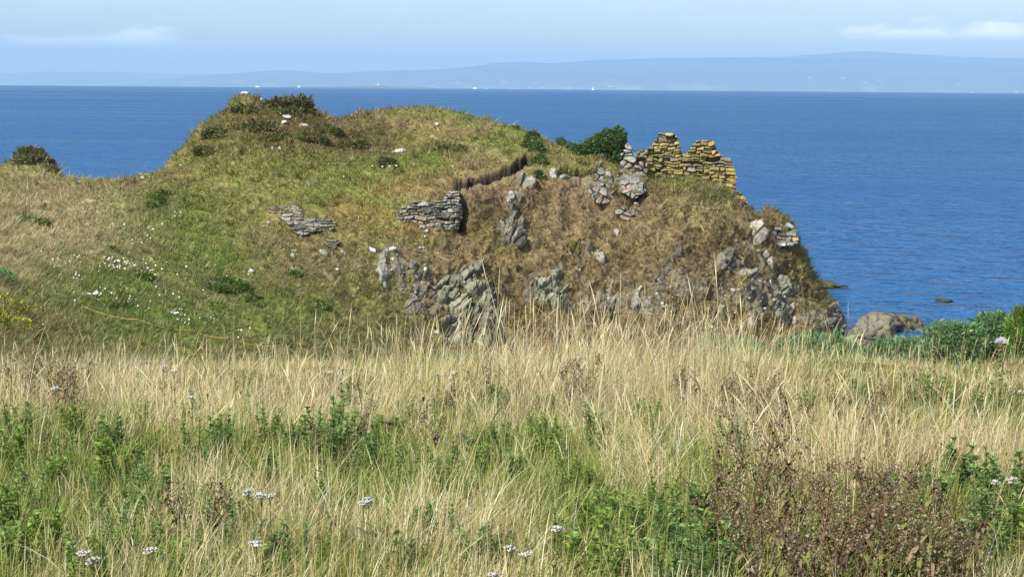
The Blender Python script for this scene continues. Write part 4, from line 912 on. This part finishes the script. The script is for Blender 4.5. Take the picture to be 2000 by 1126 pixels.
# ------------------------------------------------------------------ rope fence on the slope
def rope_fence():
    pts = [(162, 598), (268, 624), (376, 645), (447, 659), (525, 676)]
    tops = [hpt(px, py)[0] + np.array([0, -1.2, 0]) for px, py in pts]
    tops = [P(px, py, t_[1]) for (px, py), t_ in zip(pts, tops)]
    e = empty('rope_fence', tops[0] - np.array([0, 0, .6]), 'sagging yellowish rope fence on short posts across the green slope', 'fence'); org = np.array(e.location)
    for i, q in enumerate(tops):
        h = .6 if i == 0 else .34
        h += .5; v, f = tube([q - [0, 0, h], q - [0, 0, h * .5], q + [0, 0, .03]], .035, .03, 8); v2, f2 = tube([q + [0, 0, .03], q + [0, 0, .05]], .03, .004, 8); vv, ff = cat_([(v, f), (v2, f2)])
        link('post', mesh_data('post', vv - org, [ff], M_stem, np.tile(srgb(120, 104, 84), (len(vv), 1)), True), e)
    rp = []
    for a, b in zip(tops[:-1], tops[1:]):
        for s in np.linspace(0, 1, 12)[:-1]: rp.append(a + (b - a) * s - np.array([0, 0, .10 * 4 * s * (1 - s)]))
    v, f = tube(rp + [tops[-1]], .027, .027, 6); link('rope', mesh_data('rope', v - org, [f], M_stem, np.tile(srgb(196, 170, 96), (len(v), 1)), True), e)
rope_fence()

# ------------------------------------------------------------------ plants of the near bank
def leaf_strip(base, d, n, L, w, droop=.3, segs=3):
    """one pointed leaf: midrib along d, blade normal n"""
    s = np.cross(d, n); s /= np.linalg.norm(s); V = []
    for k in range(segs + 1):
        u = k / segs; c = base + d * L * u - np.array([0, 0, 1]) * droop * L * u * u; ww = w * math.sin(math.pi * min(.97, .18 + .8 * u)) * .5
        V += [c - s * ww, c + s * ww]
    return np.array(V), np.array([[2 * k, 2 * k + 1, 2 * k + 3, 2 * k + 2] for k in range(segs)])
def make_weed(seed, h, tiers, per, L, wd_, pal, nst=3):
    r = np.random.default_rng(seed); st, lv, lc = [], [], []
    for s in range(nst):
        ang = r.uniform(0, 6.28); tip = np.array([math.cos(ang) * .28 * h, math.sin(ang) * .28 * h, h * r.uniform(.75, 1.05)]); b0 = np.array([math.cos(ang) * .03, math.sin(ang) * .03, -.02])
        mid = (b0 + tip) / 2 + r.normal(0, .02, 3); st.append(tube([b0, mid, tip], .004, .002, 5))
        for t_ in range(tiers):
            u = .2 + .8 * (t_ + r.uniform(-.3, .3)) / (tiers - 1); u = min(1, max(.1, u)); c = b0 * (1 - u) ** 2 + 2 * mid * u * (1 - u) + tip * u * u
            for k in range(per):
                a = r.uniform(0, 6.28); el = r.uniform(.0, .8) + .5 * u; d = np.array([math.cos(a) * math.cos(el), math.sin(a) * math.cos(el), math.sin(el)]); ll = L * r.uniform(.6, 1.2) * (1.15 - .45 * u)
                n = np.cross(d, [-math.sin(a), math.cos(a), 0]); v, f = leaf_strip(c, d, n, ll, wd_ * ll, .35); lv.append((v, f)); lc.append(np.tile(np.array(pal[int(r.integers(len(pal)))]) * r.lognormal(0, .18), (len(v), 1)))
                for sd_ in (-1, 1):                                   # side lobes of the cut leaf
                    for q in (.35, .6):
                        sdv = np.array([-math.sin(a), math.cos(a), 0]) * sd_; dd = d * .6 + sdv * .8; dd /= np.linalg.norm(dd)
                        v, f = leaf_strip(c + d * ll * q - np.array([0, 0, .35 * ll * q * q]), dd, n, ll * .42, wd_ * ll * .6, .3, 2); lv.append((v, f)); lc.append(np.tile(lc[-1][0], (len(v), 1)))
    return cat_(st), cat_(lv), np.concatenate(lc)
WG = [srgb(126, 156, 84), srgb(108, 140, 72), srgb(146, 170, 98), srgb(92, 124, 62)]
WY = [srgb(132, 160, 70), srgb(114, 146, 60), srgb(152, 170, 84)]
weed_protos = []
for k, (h, ti, pe, L, w_, pal, ns) in enumerate([(.19, 7, 6, .045, .24, WG, 7), (.22, 9, 6, .042, .23, WG, 6), (.16, 6, 7, .048, .26, WY, 7), (.21, 9, 6, .038, .22, WY, 8), (.25, 10, 5, .042, .24, WG, 5)]):
    (sv, sf), (lv, lf), lc = make_weed(400 + k, h, ti, pe, L, w_, pal, ns)
    weed_protos.append((mesh_data('weed_stem', sv, [sf], M_stem, np.tile(srgb(108, 112, 60), (len(sv), 1))), mesh_data('weed_leaves', lv, [lf], M_leaf, lc), h))
def put_plant(name, base, meshes, parts, label, cat, group, scale=1.0, rz=None, tilt=0.0):
    e = empty(name, base, label, cat, group); e.scale = (scale,) * 3; e.rotation_euler = (float(rng.normal(0, .08)) + tilt, float(rng.normal(0, .08)), float(rng.uniform(0, 6.28)) if rz is None else rz)
    for m, pn in zip(meshes, parts): link(pn, m, e)
    return e
def near_base(px, py, h):
    """root of a plant of height h whose middle shows at px, py"""
    d = ray(px, py); Ys = np.linspace(4.5, 15.5, 300); p = EYE + d * Ys[:, None]; g = gz(p[:, 0], Ys) + h * .5; k = int(np.argmax(p[:, 2] < g)) if (p[:, 2] < g).any() else 299
    return np.array([p[k, 0], Ys[k], float(gz(p[k, 0], Ys[k]))])
WEEDS = [
    ('leafy green weed at the foot of the straw band by the field edge', 'green weeds along the foot of the straw', [(140, 830, 1.1), (40, 826, 1.1), (230, 852, 1), (390, 792, .8), (475, 768, .9), (430, 850, 1.1), (520, 846, 1.1), (570, 862, 1), (20, 872, 1.1), (190, 850, .9), (380, 870, 1)]),
    ('leafy green weed in the dense dark green patch', 'green weeds of the dark patch', [(640, 842, 1.5), (664, 850, 1.2), (622, 860, 1.2), (700, 850, 1), (748, 846, 1.1), (735, 880, 1), (700, 880, 1), (600, 850, 1)]),
    ('leafy green weed in the low green corner of the bank', 'green weeds of the low corner', [(205, 905, 1.3), (265, 965, 1.2), (100, 935, 1.1), (90, 1050, 1.2), (30, 1080, 1.2), (230, 1040, .8), (20, 1000, 1.2), (260, 900, .9), (310, 950, .9), (50, 960, 1), (170, 1110, 1.1)]),
    ('single green weed sprouting from the pale grass in the middle of the bank', 'scattered green weeds in the middle', [(965, 782, 1.1), (1070, 795, .9), (1068, 862, 1.1), (1162, 842, 1.1), (1000, 920, .9), (1275, 822, 1.1), (1245, 806, .8), (632, 978, .9), (530, 914, .8), (680, 768, .8), (880, 925, 1), (940, 900, .9), (1105, 930, .9), (870, 950, .8), (1150, 770, .6), (980, 850, .8), (790, 920, .8)]),
    ('green weed topping the pale straw below the gorse', 'green weeds below the gorse', [(1455, 768, .8), (1582, 796, 1.1), (1680, 765, .9), (1800, 772, 1), (1830, 766, 1), (1866, 776, 1), (1898, 790, 1), (1940, 780, .9), (1985, 790, .9), (1850, 790, 1), (1690, 780, .8)]),
    ('bushy green weed in the low green clump before the brown stalks', 'bushy green weeds of the front clump', [(1140, 1096, 1.1), (1200, 1000, 1), (1290, 985, 1.1), (1370, 1000, 1.1), (1330, 1050, 1.3), (1180, 1040, 1), (1390, 1070, 1.2), (1420, 1110, 1.1), (1300, 1110, 1.3), (1200, 1110, 1.2), (1100, 1060, .9), (1240, 1020, 1), (1360, 1100, 1.2), (1150, 1010, .9), (1290, 1030, 1.1)]),
    ('nettle like green plant standing over the brown stalks', 'tall green plants at the corner', [(1870, 930, 1.3), (1845, 905, 1.1), (1920, 960, 1.3), (1955, 930, 1.3), (1985, 960, 1.2), (1890, 1000, 1.2), (1950, 1010, 1.3), (1830, 970, 1), (1990, 1040, 1.2), (1850, 1100, 1.2), (1930, 1080, 1.1), (1780, 1000, .8), (1690, 980, .7), (1640, 960, .7), (1740, 950, .7), (1600, 1040, .8), (1680, 1050, .8), (1720, 1090, .9), (1620, 1100, .8), (1560, 990, .7), (1800, 1060, .9), (1770, 1110, .9), (1540, 1070, .8), (1660, 1010, .7), (1810, 940, .8), (1900, 1060, 1.1)])]
for (lb, grp, L_) in WEEDS:
    for i, (px, py, s) in enumerate(L_):
        sm, lm, h = weed_protos[int(rng.integers(5))]
        s *= .84; put_plant('leafy_weed', near_base(px, py, h * s), (sm, lm), ('stem', 'leaves'), lb, 'weed', grp, s)
for i in range(70):
    px, py = rng.uniform(-20, 1500), 790 + 330 * rng.uniform()
    sm, lm, h = weed_protos[int(rng.integers(5))]; s_ = rng.uniform(.4, .75)
    put_plant('leafy_weed', near_base(px, py, h * s_), (sm, lm), ('stem', 'leaves'), 'tiny low green weed sunk deep between the grass blades of the bank', 'weed', 'tiny low weeds sunk in the grass', s_)
# brown dead stalks
def make_dead(seed, h):
    r = np.random.default_rng(seed); st, sd_, sc = [], [], []
    for s in range(3):
        a = r.uniform(0, 6.28); tip = np.array([math.cos(a) * .12, math.sin(a) * .12, h * r.uniform(.7, 1.05)]); b0 = np.array([math.cos(a) * .02, math.sin(a) * .02, -.02]); st.append(tube([b0, (b0 + tip) / 2 + r.normal(0, .015, 3), tip], .003, .0015, 5))
        for k in range(9):
            u = r.uniform(.3, .95); c = b0 + (tip - b0) * u; a2 = r.uniform(0, 6.28); q = c + np.array([math.cos(a2) * .06, math.sin(a2) * .06, .05]) * r.uniform(.5, 1.2); st.append(tube([c, q], .0018, .001, 4))
            for m in range(4):
                v, f = rockshape(2, (.0075, .0075, .0095), int(r.integers(1e5)), .2, 2, .1) if False else (None, None)
                p = q + r.normal(0, .014, 3); s3 = r.uniform(.003, .0062); th = r.uniform(0, 3); ax = np.array([math.cos(th), math.sin(th), r.normal() * .6]) * s3; bx = np.array([-math.sin(th) * .5, math.cos(th) * .5, .8]) * s3
                cx_ = np.cross(ax, bx) / s3
                v = np.array([p - ax, p + ax, p - bx, p + bx, p - cx_, p + cx_]); f = np.array([[0, 2, 4], [2, 1, 4], [1, 3, 4], [3, 0, 4], [2, 0, 5], [1, 2, 5], [3, 1, 5], [0, 3, 5]])
                sd_.append((v, f)); sc.append(np.tile([srgb(106, 90, 68), srgb(136, 118, 92), srgb(82, 68, 52), srgb(156, 140, 114)][int(r.integers(4))] * r.lognormal(0, .15), (6, 1)))
        for k in range(26):
            u = r.uniform(.08, .95); c = b0 + (tip - b0) * u; a2 = r.uniform(0, 6.28); d = np.array([math.cos(a2) * .8, math.sin(a2) * .8, r.uniform(-.5, .6)]); d /= np.linalg.norm(d)
            v, f = leaf_strip(c, d, np.cross(d, [-math.sin(a2), math.cos(a2), .2]), r.uniform(.02, .045), r.uniform(.009, .018), .8); f3 = np.concatenate([f[:, [0, 1, 2]], f[:, [0, 2, 3]]])
            sd_.append((v, f3)); sc.append(np.tile([srgb(104, 88, 64), srgb(132, 112, 82), srgb(78, 64, 48), srgb(112, 114, 60)][int(r.integers(4))] * r.lognormal(0, .15), (len(v), 1)))
    return cat_(st), cat_(sd_), np.concatenate(sc)
dead_protos = []
for k in range(4):
    h = .27 + .04 * k; (sv, sf), (dv, df), dc = make_dead(500 + k, h)
    dead_protos.append((mesh_data('dead_stem', sv, [sf], M_stem, np.tile([srgb(98, 80, 60), srgb(122, 98, 66)][k % 2], (len(sv), 1))), mesh_data('seed_heads', dv, [df], M_stem, dc), h))
def put_dead(px, py, lb, grp, s=1.0):
    sm, dm, h = dead_protos[int(rng.integers(4))]; put_plant('dead_weed', near_base(px, py, h * s), (sm, dm), ('stem', 'dry_foliage'), lb, 'dead plant', grp, s)
for i in range(34):
    px = 1575 + 290 * rng.uniform() if i % 4 else 1400 + 170 * rng.uniform(); py = 950 + 175 * rng.uniform()
    put_dead(px, py, 'brown dead seeding stalk in the dark thicket at the low corner', 'brown dead stalks of the thicket', rng.uniform(.75, 1.15))
for (px, py) in [(1135, 735), (1120, 750), (960, 750), (845, 790), (1448, 795), (1460, 800), (60, 730), (110, 745), (165, 740), (90, 760), (700, 800), (1395, 770), (1340, 760), (1560, 820), (1700, 800), (1725, 810), (1650, 800), (1480, 760), (40, 750), (140, 770), (650, 880), (830, 850), (385, 1000), (380, 1030), (1420, 900), (1470, 880)]:
    put_dead(px, py, 'thin brown dead stalk poking out of the pale straw', 'thin dead stalks in the straw', rng.uniform(.7, 1.0))
# yarrow
def make_yarrow(seed, h, w):
    r = np.random.default_rng(seed); st = [tube([[0, 0, -.02], [r.normal(0, .01), r.normal(0, .01), h * .5], [0, 0, h * .86]], .0026, .002, 5)]; fl = []
    for k in range(7):
        a = 6.28 * k / 7 + r.normal(0, .3); rr = w * (.25 if k % 3 == 0 else .8) * .5; q = np.array([math.cos(a) * rr, math.sin(a) * rr, h + r.normal(0, .004)]); st.append(tube([[0, 0, h * .86], q * .6 + np.array([0, 0, h * .36]), q], .0013, .001, 4))
        for m in range(10):
            c = q + np.array([r.normal(0, .006), r.normal(0, .006), r.normal(0, .0018)]); s = r.uniform(.0035, .0058); th = np.arange(5) * 2 * math.pi / 5
            top = np.stack([np.cos(th) * s, np.sin(th) * s, np.full(5, .001)], -1) + c; v = np.concatenate([top, [c + [0, 0, .0025], c - [0, 0, .004]]])
            f = [[i, (i + 1) % 5, 5] for i in range(5)] + [[(i + 1) % 5, i, 6] for i in range(5)]; fl.append((v, np.array(f)))
    lv = []
    for k in range(8):
        a = r.uniform(0, 6.28); z = h * r.uniform(.05, .7); d = np.array([math.cos(a) * .8, math.sin(a) * .8, .5]); n = np.cross(d, [-math.sin(a), math.cos(a), 0]); lv.append(leaf_strip(np.array([0, 0, z]), d, n, .05, .012, .3))
    return cat_(st), cat_(fl), cat_(lv)
yp = []; M_pet = mat_plain('petal', (.56, .53, .44), .6, 60)
for k in range(3):
    h = .27 + .035 * k; (a, b), (c, d), (e_, f_) = make_yarrow(600 + k, h, .025 + .006 * k)
    yp.append((mesh_data('yarrow_stem', a, [b], M_stem, np.tile(srgb(120, 118, 70), (len(a), 1))), mesh_data('flower_head', c, [d], M_pet), mesh_data('yarrow_leaves', e_, [f_], M_leaf, np.tile(srgb(96, 112, 62), (len(e_), 1))), h))
YL = [(163, 1053, 'broad yarrow head by the low green weeds'), (180, 1070, 'smaller yarrow head just under the broad one'), (293, 1051, 'white yarrow standing alone beside the broad yarrow head'), (668, 708, 'bright yarrow poking above the straw near the brow'), (645, 716, 'faded yarrow beside the bright one on the brow'),
      (887, 712, 'wide flat yarrow on the brow below the craggy outcrop'), (856, 722, 'narrow yarrow next to the wide flat one on the brow'), (340, 710, 'pale yarrow in the matted straw under the rope fence'), (320, 704, 'greyish yarrow beside the pale one under the rope fence'), (375, 760, 'yarrow pair in the straw above a green weed'),
      (510, 941, 'white yarrow in the open grass above a small weed'), (527, 951, 'second white yarrow touching its open grass neighbour'), (484, 938, 'faint yarrow at the end of the open grass trio'), (710, 957, 'white yarrow low in the green grass below the dark patch'), (997, 1047, 'largest yarrow cluster in front of the leaning straw'),
      (1027, 1060, 'small yarrow at the foot of the largest cluster'), (1088, 1010, 'ragged yarrow between straw and the front clump'), (1240, 1112, 'yarrow sunk in the front green clump'), (1977, 917, 'yarrow over the nettle like plants at the corner'), (1944, 922, 'dimmer yarrow beside the corner yarrow'),
      (1994, 752, 'white yarrow at the field margin below the gorse'), (720, 955, 'little yarrow beside the one below the dark patch'), (500, 1035, 'grey yarrow in the bare straw'), (108, 742, 'dull yarrow among thin brown stalks'), (965, 1100, 'low yarrow under the largest cluster')]
for (px, py, lb) in YL:
    a, b, c, h = yp[int(rng.integers(3))]; d = ray(px, py); Ys = np.linspace(4.5, 14.5, 400); p = EYE + d * Ys[:, None]; g = gz(p[:, 0], Ys) + h; k = int(np.argmax(p[:, 2] < g)) if (p[:, 2] < g).any() else 399
    e = put_plant('yarrow', (p[k, 0], Ys[k], float(gz(p[k, 0], Ys[k]))), (a, b, c), ('stem', 'flower_head', 'leaves'), lb, 'flower', 'white yarrow on the bank', .88); e.rotation_euler = (0.0, 0.0, e.rotation_euler[2])
# yellow flowers, thistle down
M_yf = mat_plain('yellow_petal', (.75, .55, .02), .6)
for (px, py, lb) in [(1885, 688, 'tall yellow flower before the thick gorse bush'), (1872, 696, 'small yellow flower just under the tall one'), (1762, 707, 'yellow flower before the blue green gorse'), (1893, 706, 'lowest yellow flower by the gorse')]:
    Y = 12.4; c = P(px, py, Y); g = float(gz(c[0], Y)); e = empty('yellow_flower', (c[0], Y, g), lb, 'flower', 'yellow flowers by the gorse'); hh = c[2] - g
    v, f = tube([[0, 0, -.02], [.01, 0, hh * .5], [0, 0, hh]], .0025, .0015, 5); link('stem', mesh_data('flower_stem', v, [f], M_stem, np.tile(srgb(104, 116, 60), (len(v), 1))), e)
    L_ = [leaf_strip(np.array([0, 0, hh]), np.array([math.cos(a) * .85, math.sin(a) * .85, .5]), np.array([-math.cos(a) * .5, -math.sin(a) * .5, .85]), .017, .007, .2, 2) for a in np.linspace(0, 6.28, 14)]
    v, f = cat_(L_); link('petals', mesh_data('petals', v, [f], M_yf), e)
c = P(1955, 669, 11.2); g = float(gz(c[0], 11.2)); e = empty('thistle', (c[0], 11.2, g), 'thistle seed head with fluffy silver down before the tallest gorse', 'thistle'); hh = c[2] - g
v, f = tube([[0, 0, -.02], [.02, 0, hh * .5], [0, 0, hh]], .0045, .003, 6); link('stem', mesh_data('thistle_stem', v, [f], M_stem, np.tile(srgb(130, 120, 80), (len(v), 1))), e)
d = rng.normal(size=(500, 3)); d[:, 2] = np.abs(d[:, 2]) * .7; d /= np.linalg.norm(d, axis=1)[:, None]; L_ = rng.uniform(.02, .045, 500)[:, None]; s = np.cross(d, rng.normal(size=(500, 3))); s /= np.linalg.norm(s, axis=1)[:, None]
v = np.stack([d * 0.005 - s * .0006, d * 0.005 + s * .0006, d * L_ + s * .0006, d * L_ - s * .0006], 1).reshape(-1, 3) + [0, 0, hh]; link('down', mesh_data('down', v, [np.arange(2000).reshape(-1, 4)], mat_plain('down', (.7, .68, .66), .8)), e)
v, f = rockshape(3, (.016, .016, .02), 9, .1, 2, .1); link('seed_head', mesh_data('seed_head', v + [0, 0, hh - .012], [f], M_stem, np.tile(srgb(140, 96, 70), (len(v), 1)), True), e)
L_ = [leaf_strip(np.array([0, 0, hh * u]), np.array([math.cos(a) * .8, math.sin(a) * .8, .5]), np.array([-math.cos(a) * .5, -math.sin(a) * .5, .8]), .09, .03, .3) for u, a in zip(np.linspace(.2, .9, 12), np.arange(12) * 2.4)]
v, f = cat_(L_); link('leaves', mesh_data('thistle_leaves', v, [f], M_leaf, np.tile(srgb(110, 130, 60), (len(v), 1))), e)
# dead sticks
def stick(pts, r0, r1, lb):
    q = [P(px, py, Y) for px, py, Y in pts]; v, f = tube(q, r0, r1, 7); org = q[0]
    tag(link('dead_stick', mesh_data('dead_stick', v - org, [f], M_stem, np.tile(srgb(176, 160, 138), (len(v), 1)) * (1 + .3 * fbm(v, 20, 2))[:, None], True), None, org), lb, 'stick')
stick([(1580, 1124, 6.9), (1620, 1096, 6.95), (1650, 1084, 7.0), (1680, 1072, 7.05), (1730, 1062, 7.1), (1776, 1048, 7.15)], .0065, .003, 'long pale dead stick slanting through the brown thicket')
stick([(1572, 1118, 6.8), (1584, 1094, 6.85), (1588, 1080, 6.9)], .004, .002, 'short pale stick beside the long dead stick')
stick([(300, 704, 12.2), (270, 706, 12.2), (250, 712, 12.2)], .003, .002, 'bleached bent stem lying on the matted straw')
stick([(850, 1100, 7.0), (890, 1050, 7.1), (940, 985, 7.3), (975, 950, 7.5)], .0035, .0015, 'long leaning straw stem arching over the middle of the bank')

# ------------------------------------------------------------------ far shore: lighthouse, houses, boats
from mathutils.bvhtree import BVHTree
hb = bpy.data.objects['hills'].data
nv = len(hb.vertices); hv = np.empty(nv * 3, np.float32); hb.vertices.foreach_get('co', hv); hv = hv.reshape(-1, 3).astype(float)
BV = BVHTree.FromPolygons([tuple(x) for x in hv], [tuple(p.vertices) for p in hb.polygons])
M_wh = mat_plain('white_wall', (.82, .82, .8), .7, 1); M_rf = mat_plain('slate_roof', (.14, .15, .17), .8, 1)
def box(x0, x1, y0, y1, z0, z1):
    v = np.array([(x, y, z) for z in (z0, z1) for y in (y0, y1) for x in (x0, x1)], float)
    return v, np.array([(0, 2, 3, 1), (4, 5, 7, 6), (0, 1, 5, 4), (2, 6, 7, 3), (0, 4, 6, 2), (1, 3, 7, 5)])
def house(px, py, w, h, lb, grp=None):
    d = ray(px, py); hit = BV.ray_cast(Vector(EYE), Vector(d))
    p = np.array(hit[0]) if hit[0] is not None else P(px, py, 21000)
    e = empty('house', p, lb, 'house', grp); v, f = box(-w / 2, w / 2, -6, 6, -8, h); link('walls', mesh_data('house_walls', v, [f], M_wh), e)
    rv = np.array([(-w / 2 - .5, -6.5, h), (w / 2 + .5, -6.5, h), (w / 2 + .5, 6.5, h), (-w / 2 - .5, 6.5, h), (-w / 2 - .5, 0, h + 5), (w / 2 + .5, 0, h + 5)]); rf_ = link('roof', mesh_data('house_roof', rv, [np.array([(0, 1, 5, 4), (2, 3, 4, 5)]), np.array([(0, 4, 3), (1, 2, 5)])], M_rf), e)
    for cx_ in (-w * .3, w * .3):
        v, f = box(cx_ - .8, cx_ + .8, -.8, .8, h + 3.5, h + 7); link('chimney', mesh_data('chimney', v, [f], M_wh), rf_)
VL = 'white house in the waterfront village across the sea'
for px, py, w in [(997, 173, 30), (1003, 173.5, 22), (1010, 173, 18), (1015, 173.5, 14), (1034, 172, 24), (1040, 173.6, 20), (1052, 173.5, 18), (1060, 172.6, 26), (1066, 173.4, 22), (1072, 173, 18), (1088, 173.6, 22), (1100, 173.4, 20), (1110, 173, 24), (1116, 174, 18), (1130, 173, 30), (1140, 173.6, 20), (1148, 173.4, 24)]:
    house(px, py, w * 1.5, 14, VL, 'houses of the waterfront village')
for px, py, w, lb in [(1189, 169.5, 30, 'white house on the hillside past the village sail'), (1193, 170, 22, 'second white house touching the one past the village sail'), (1214, 169.8, 18, 'isolated white hillside house further along the slope'), (1583, 152, 34, 'white farmhouse high on the far slope'), (1647, 153.5, 50, 'long white farm building on the far slope'),
                      (1690, 162, 32, 'white house below the long farm building'), (1716, 157.5, 30, 'white farm cottage beside the field edge on the far slope'), (1722, 157.6, 22, 'smaller cottage touching the far slope farm cottage'), (1870, 166.5, 40, 'white house low on the far slope'), (1985, 178.5, 40, 'white shore house at the far end of the coast'), (983, 157.8, 50, 'white building standing alone above the village')]:
    house(px, py, w * 1.6, 16, lb)
# low lighthouse island
def islet():
    n = 60; xs = np.linspace(560, 850, n); hh = np.interp(xs, [560, 620, 690, 722, 745, 765, 800, 850], [0, 2, 5, 14, 15, 8, 5, 0]); V = []
    for s in np.linspace(-1, 1, 9):
        for i in range(n):
            Y = 16500 + s * 300; p = P(xs[i], 170, Y); V.append([p[0], Y, -Y * Y / (2 * RE) - 12 + (hh[i] + 20) * (1 - s * s) ** .5 + 3 * perlin(np.array([xs[i] * .1, s * 2, 0.5]))])
    v = np.array(V); o = link('low_island', mesh_data('low_island', v, [grid_faces(9, n)], M_far, np.tile(srgb(104, 108, 78), (len(v), 1)), True)); tag(o, 'low flat island under the lighthouse', kind='structure')
islet()
Y = 16480; b = P(738, 170, Y); gzv = -Y * Y / (2 * RE) + 20
e = empty('lighthouse', (b[0], Y, gzv), 'white lighthouse tower on the low island far across the sea', 'lighthouse')
v, f = tube([[0, 0, -6], [0, 0, 12], [0, 0, 27]], 4.6, 3.2, 16); link('tower', mesh_data('lighthouse_tower', v, [f], M_wh, None, True), e)
v, f = tube([[0, 0, 27], [0, 0, 28]], 5, 5, 16); ga_ = link('gallery', mesh_data('gallery', v, [f], M_wh), e)
v, f = tube([[0, 0, 28], [0, 0, 32], [0, 0, 35]], 2.8, .4, 12); link('lantern', mesh_data('lantern', v, [f], M_wh), ga_)
for x, w in [(-18, 18), (14, 22)]:
    v, f = box(x - w / 2, x + w / 2, -5, 5, -6, 7); c = link('outbuilding', mesh_data('outbuilding', v, [f], M_wh), e)
# boats
M_hull = mat_plain('white_hull', (.85, .85, .84), .4, .5); M_red = mat_plain('red_hull', (.5, .12, .08), .5, .5); M_sail = mat_plain('sailcloth', (.85, .85, .82), .8, .5)
def hull(L, B, Hh, m, e):
    n = 14; V = []
    for i in range(n):
        u = i / (n - 1); w = B / 2 * min(1, math.sin(math.pi * min(1, .18 + .82 * u * .9 + 0)) ** .5 * 1.1) * (1 if u < .8 else max(.03, 1 - ((u - .8) / .2) ** 1.5)); sh = Hh * (1 + .35 * max(0, u - .6) / .4)
        for (yy, zz) in [(-w, sh), (-w * .85, Hh * .3), (-w * .3, -1), (w * .3, -1), (w * .85, Hh * .3), (w, sh)]: V.append(((u - .5) * L, yy, zz))
    f = [[i * 6 + k, i * 6 + (k + 1) % 6, (i + 1) * 6 + (k + 1) % 6, (i + 1) * 6 + k] for i in range(n - 1) for k in range(6)]; f += [[0, 1, 4, 5], [1, 2, 3, 4]]
    link('hull', mesh_data('hull', V, [np.array(f)], m), e)
def boat(name, lb, px, Y, kind, L, flip=1, grp=None):
    p = P(px, 172, Y); e = empty(name, (p[0], Y, -Y * Y / (2 * RE)), lb, 'boat', grp); e.scale = (flip, 1, 1)
    hull(L, L * .22, L * .11 + .8, M_hull if kind != 'tug' else M_red, e)
    if kind in ('ferry', 'ship', 'tug', 'launch'):
        h0 = L * .11 + .8; hh = {'ferry': .16, 'ship': .14, 'tug': .16, 'launch': .13}[kind] * L
        v, f = box(-L * .34, L * .2, -L * .08, L * .08, h0 - .3, h0 + hh * .7); ss_ = link('superstructure', mesh_data('superstructure', v, [f], M_hull), e)
        v, f = box(-L * .02, L * .14, -L * .07, L * .07, h0 + hh * .7, h0 + hh * 1.25); link('wheelhouse', mesh_data('wheelhouse', v, [f], M_hull), ss_)
        if kind != 'launch':
            v, f = tube([[-L * .22, 0, h0 + hh * .7], [-L * .23, 0, h0 + hh * 1.5]], L * .035, L * .03, 10); link('funnel', mesh_data('funnel', v, [f], M_red if kind == 'ferry' else M_hull), e)
            for mxp in ((.24, -.3) if kind == 'ship' else (.1,)):
                v, f = tube([[L * mxp, 0, h0], [L * mxp, 0, h0 + hh * 2.4]], L * .014, L * .008, 6); link('mast', mesh_data('mast', v, [f], M_hull), e)
    else:
        v, f = tube([[0, 0, 1], [0, 0, L * 1.25]], .12, .08, 6); link('mast', mesh_data('mast', v, [f], M_hull), e)
        n = 8; V = []
        for i in range(n + 1):
            u = i / n
            for s in (0, .5, 1): V.append((-(1 - u) * L * .5 * s - .1, math.sin(math.pi * s) * .5 * (1 - u), 1.5 + u * L * 1.15))
        V = np.array(V); V2 = np.concatenate([V, V + [0, .06, 0]]); g = grid_faces(n + 1, 3); link('mainsail', mesh_data('mainsail', V2, [g, (g + len(V))[:, ::-1]], M_sail), e)
        V = np.array([(.15, 0, L * 1.1), (.15, .3, 1.6), (L * .42, 0, 1.5), (.17, .06, L * 1.1), (.17, .36, 1.6), (L * .44, .06, 1.5)]); link('jib', mesh_data('jib', V, [np.array([(0, 1, 2), (3, 5, 4)])], M_sail), e)
boat('ferry', 'white ferry with a reddish funnel on the horizon above the hill capping stone', 503, 9500, 'ferry', 22)
boat('ship', 'bright white two masted ship on the horizon past the lighthouse', 928, 9800, 'ship', 25)
boat('sailboat', 'sailboat on the horizon between the ferry and the lighthouse', 584, 9300, 'sail', 11)
boat('sailboat', 'tall white sail on the horizon at the end of the village', 1158, 8800, 'sail', 11)
boat('launch', 'small white launch next to the two masted ship', 950, 9600, 'launch', 10)
boat('launch', 'white motor boat near the far end of the coast', 1900, 9200, 'launch', 11)

# ------------------------------------------------------------------ haze: the air between here and the far shore
def make_haze():
    x0, x1, y0, y1, z0, z1 = -44000, 44000, -2500, 64000, -480, 900
    v = [(x, y, z) for z in (z0, z1) for y in (y0, y1) for x in (x0, x1)]
    f = [(0, 2, 3, 1), (4, 5, 7, 6), (0, 1, 5, 4), (2, 6, 7, 3), (0, 4, 6, 2), (1, 3, 7, 5)]
    m = bpy.data.materials.new('haze'); m.use_nodes = True; t = NT(m.node_tree)
    t.n.remove(m.node_tree.nodes['Principled BSDF'])
    vp = t.add('ShaderNodeVolumePrincipled'); vp.inputs['Color'].default_value = (0.49, 0.73, 0.98, 1)
    vp.inputs['Density'].default_value = HAZE; vp.inputs['Anisotropy'].default_value = 0.0
    t.link(vp.outputs[0], m.node_tree.nodes['Material Output'].inputs['Volume'])
    o = link('haze', mesh_data('haze', v, [np.array(f)], m)); tag(o, 'pale blue haze over the sea', kind='stuff')
HAZE = 4.2e-5
make_haze()
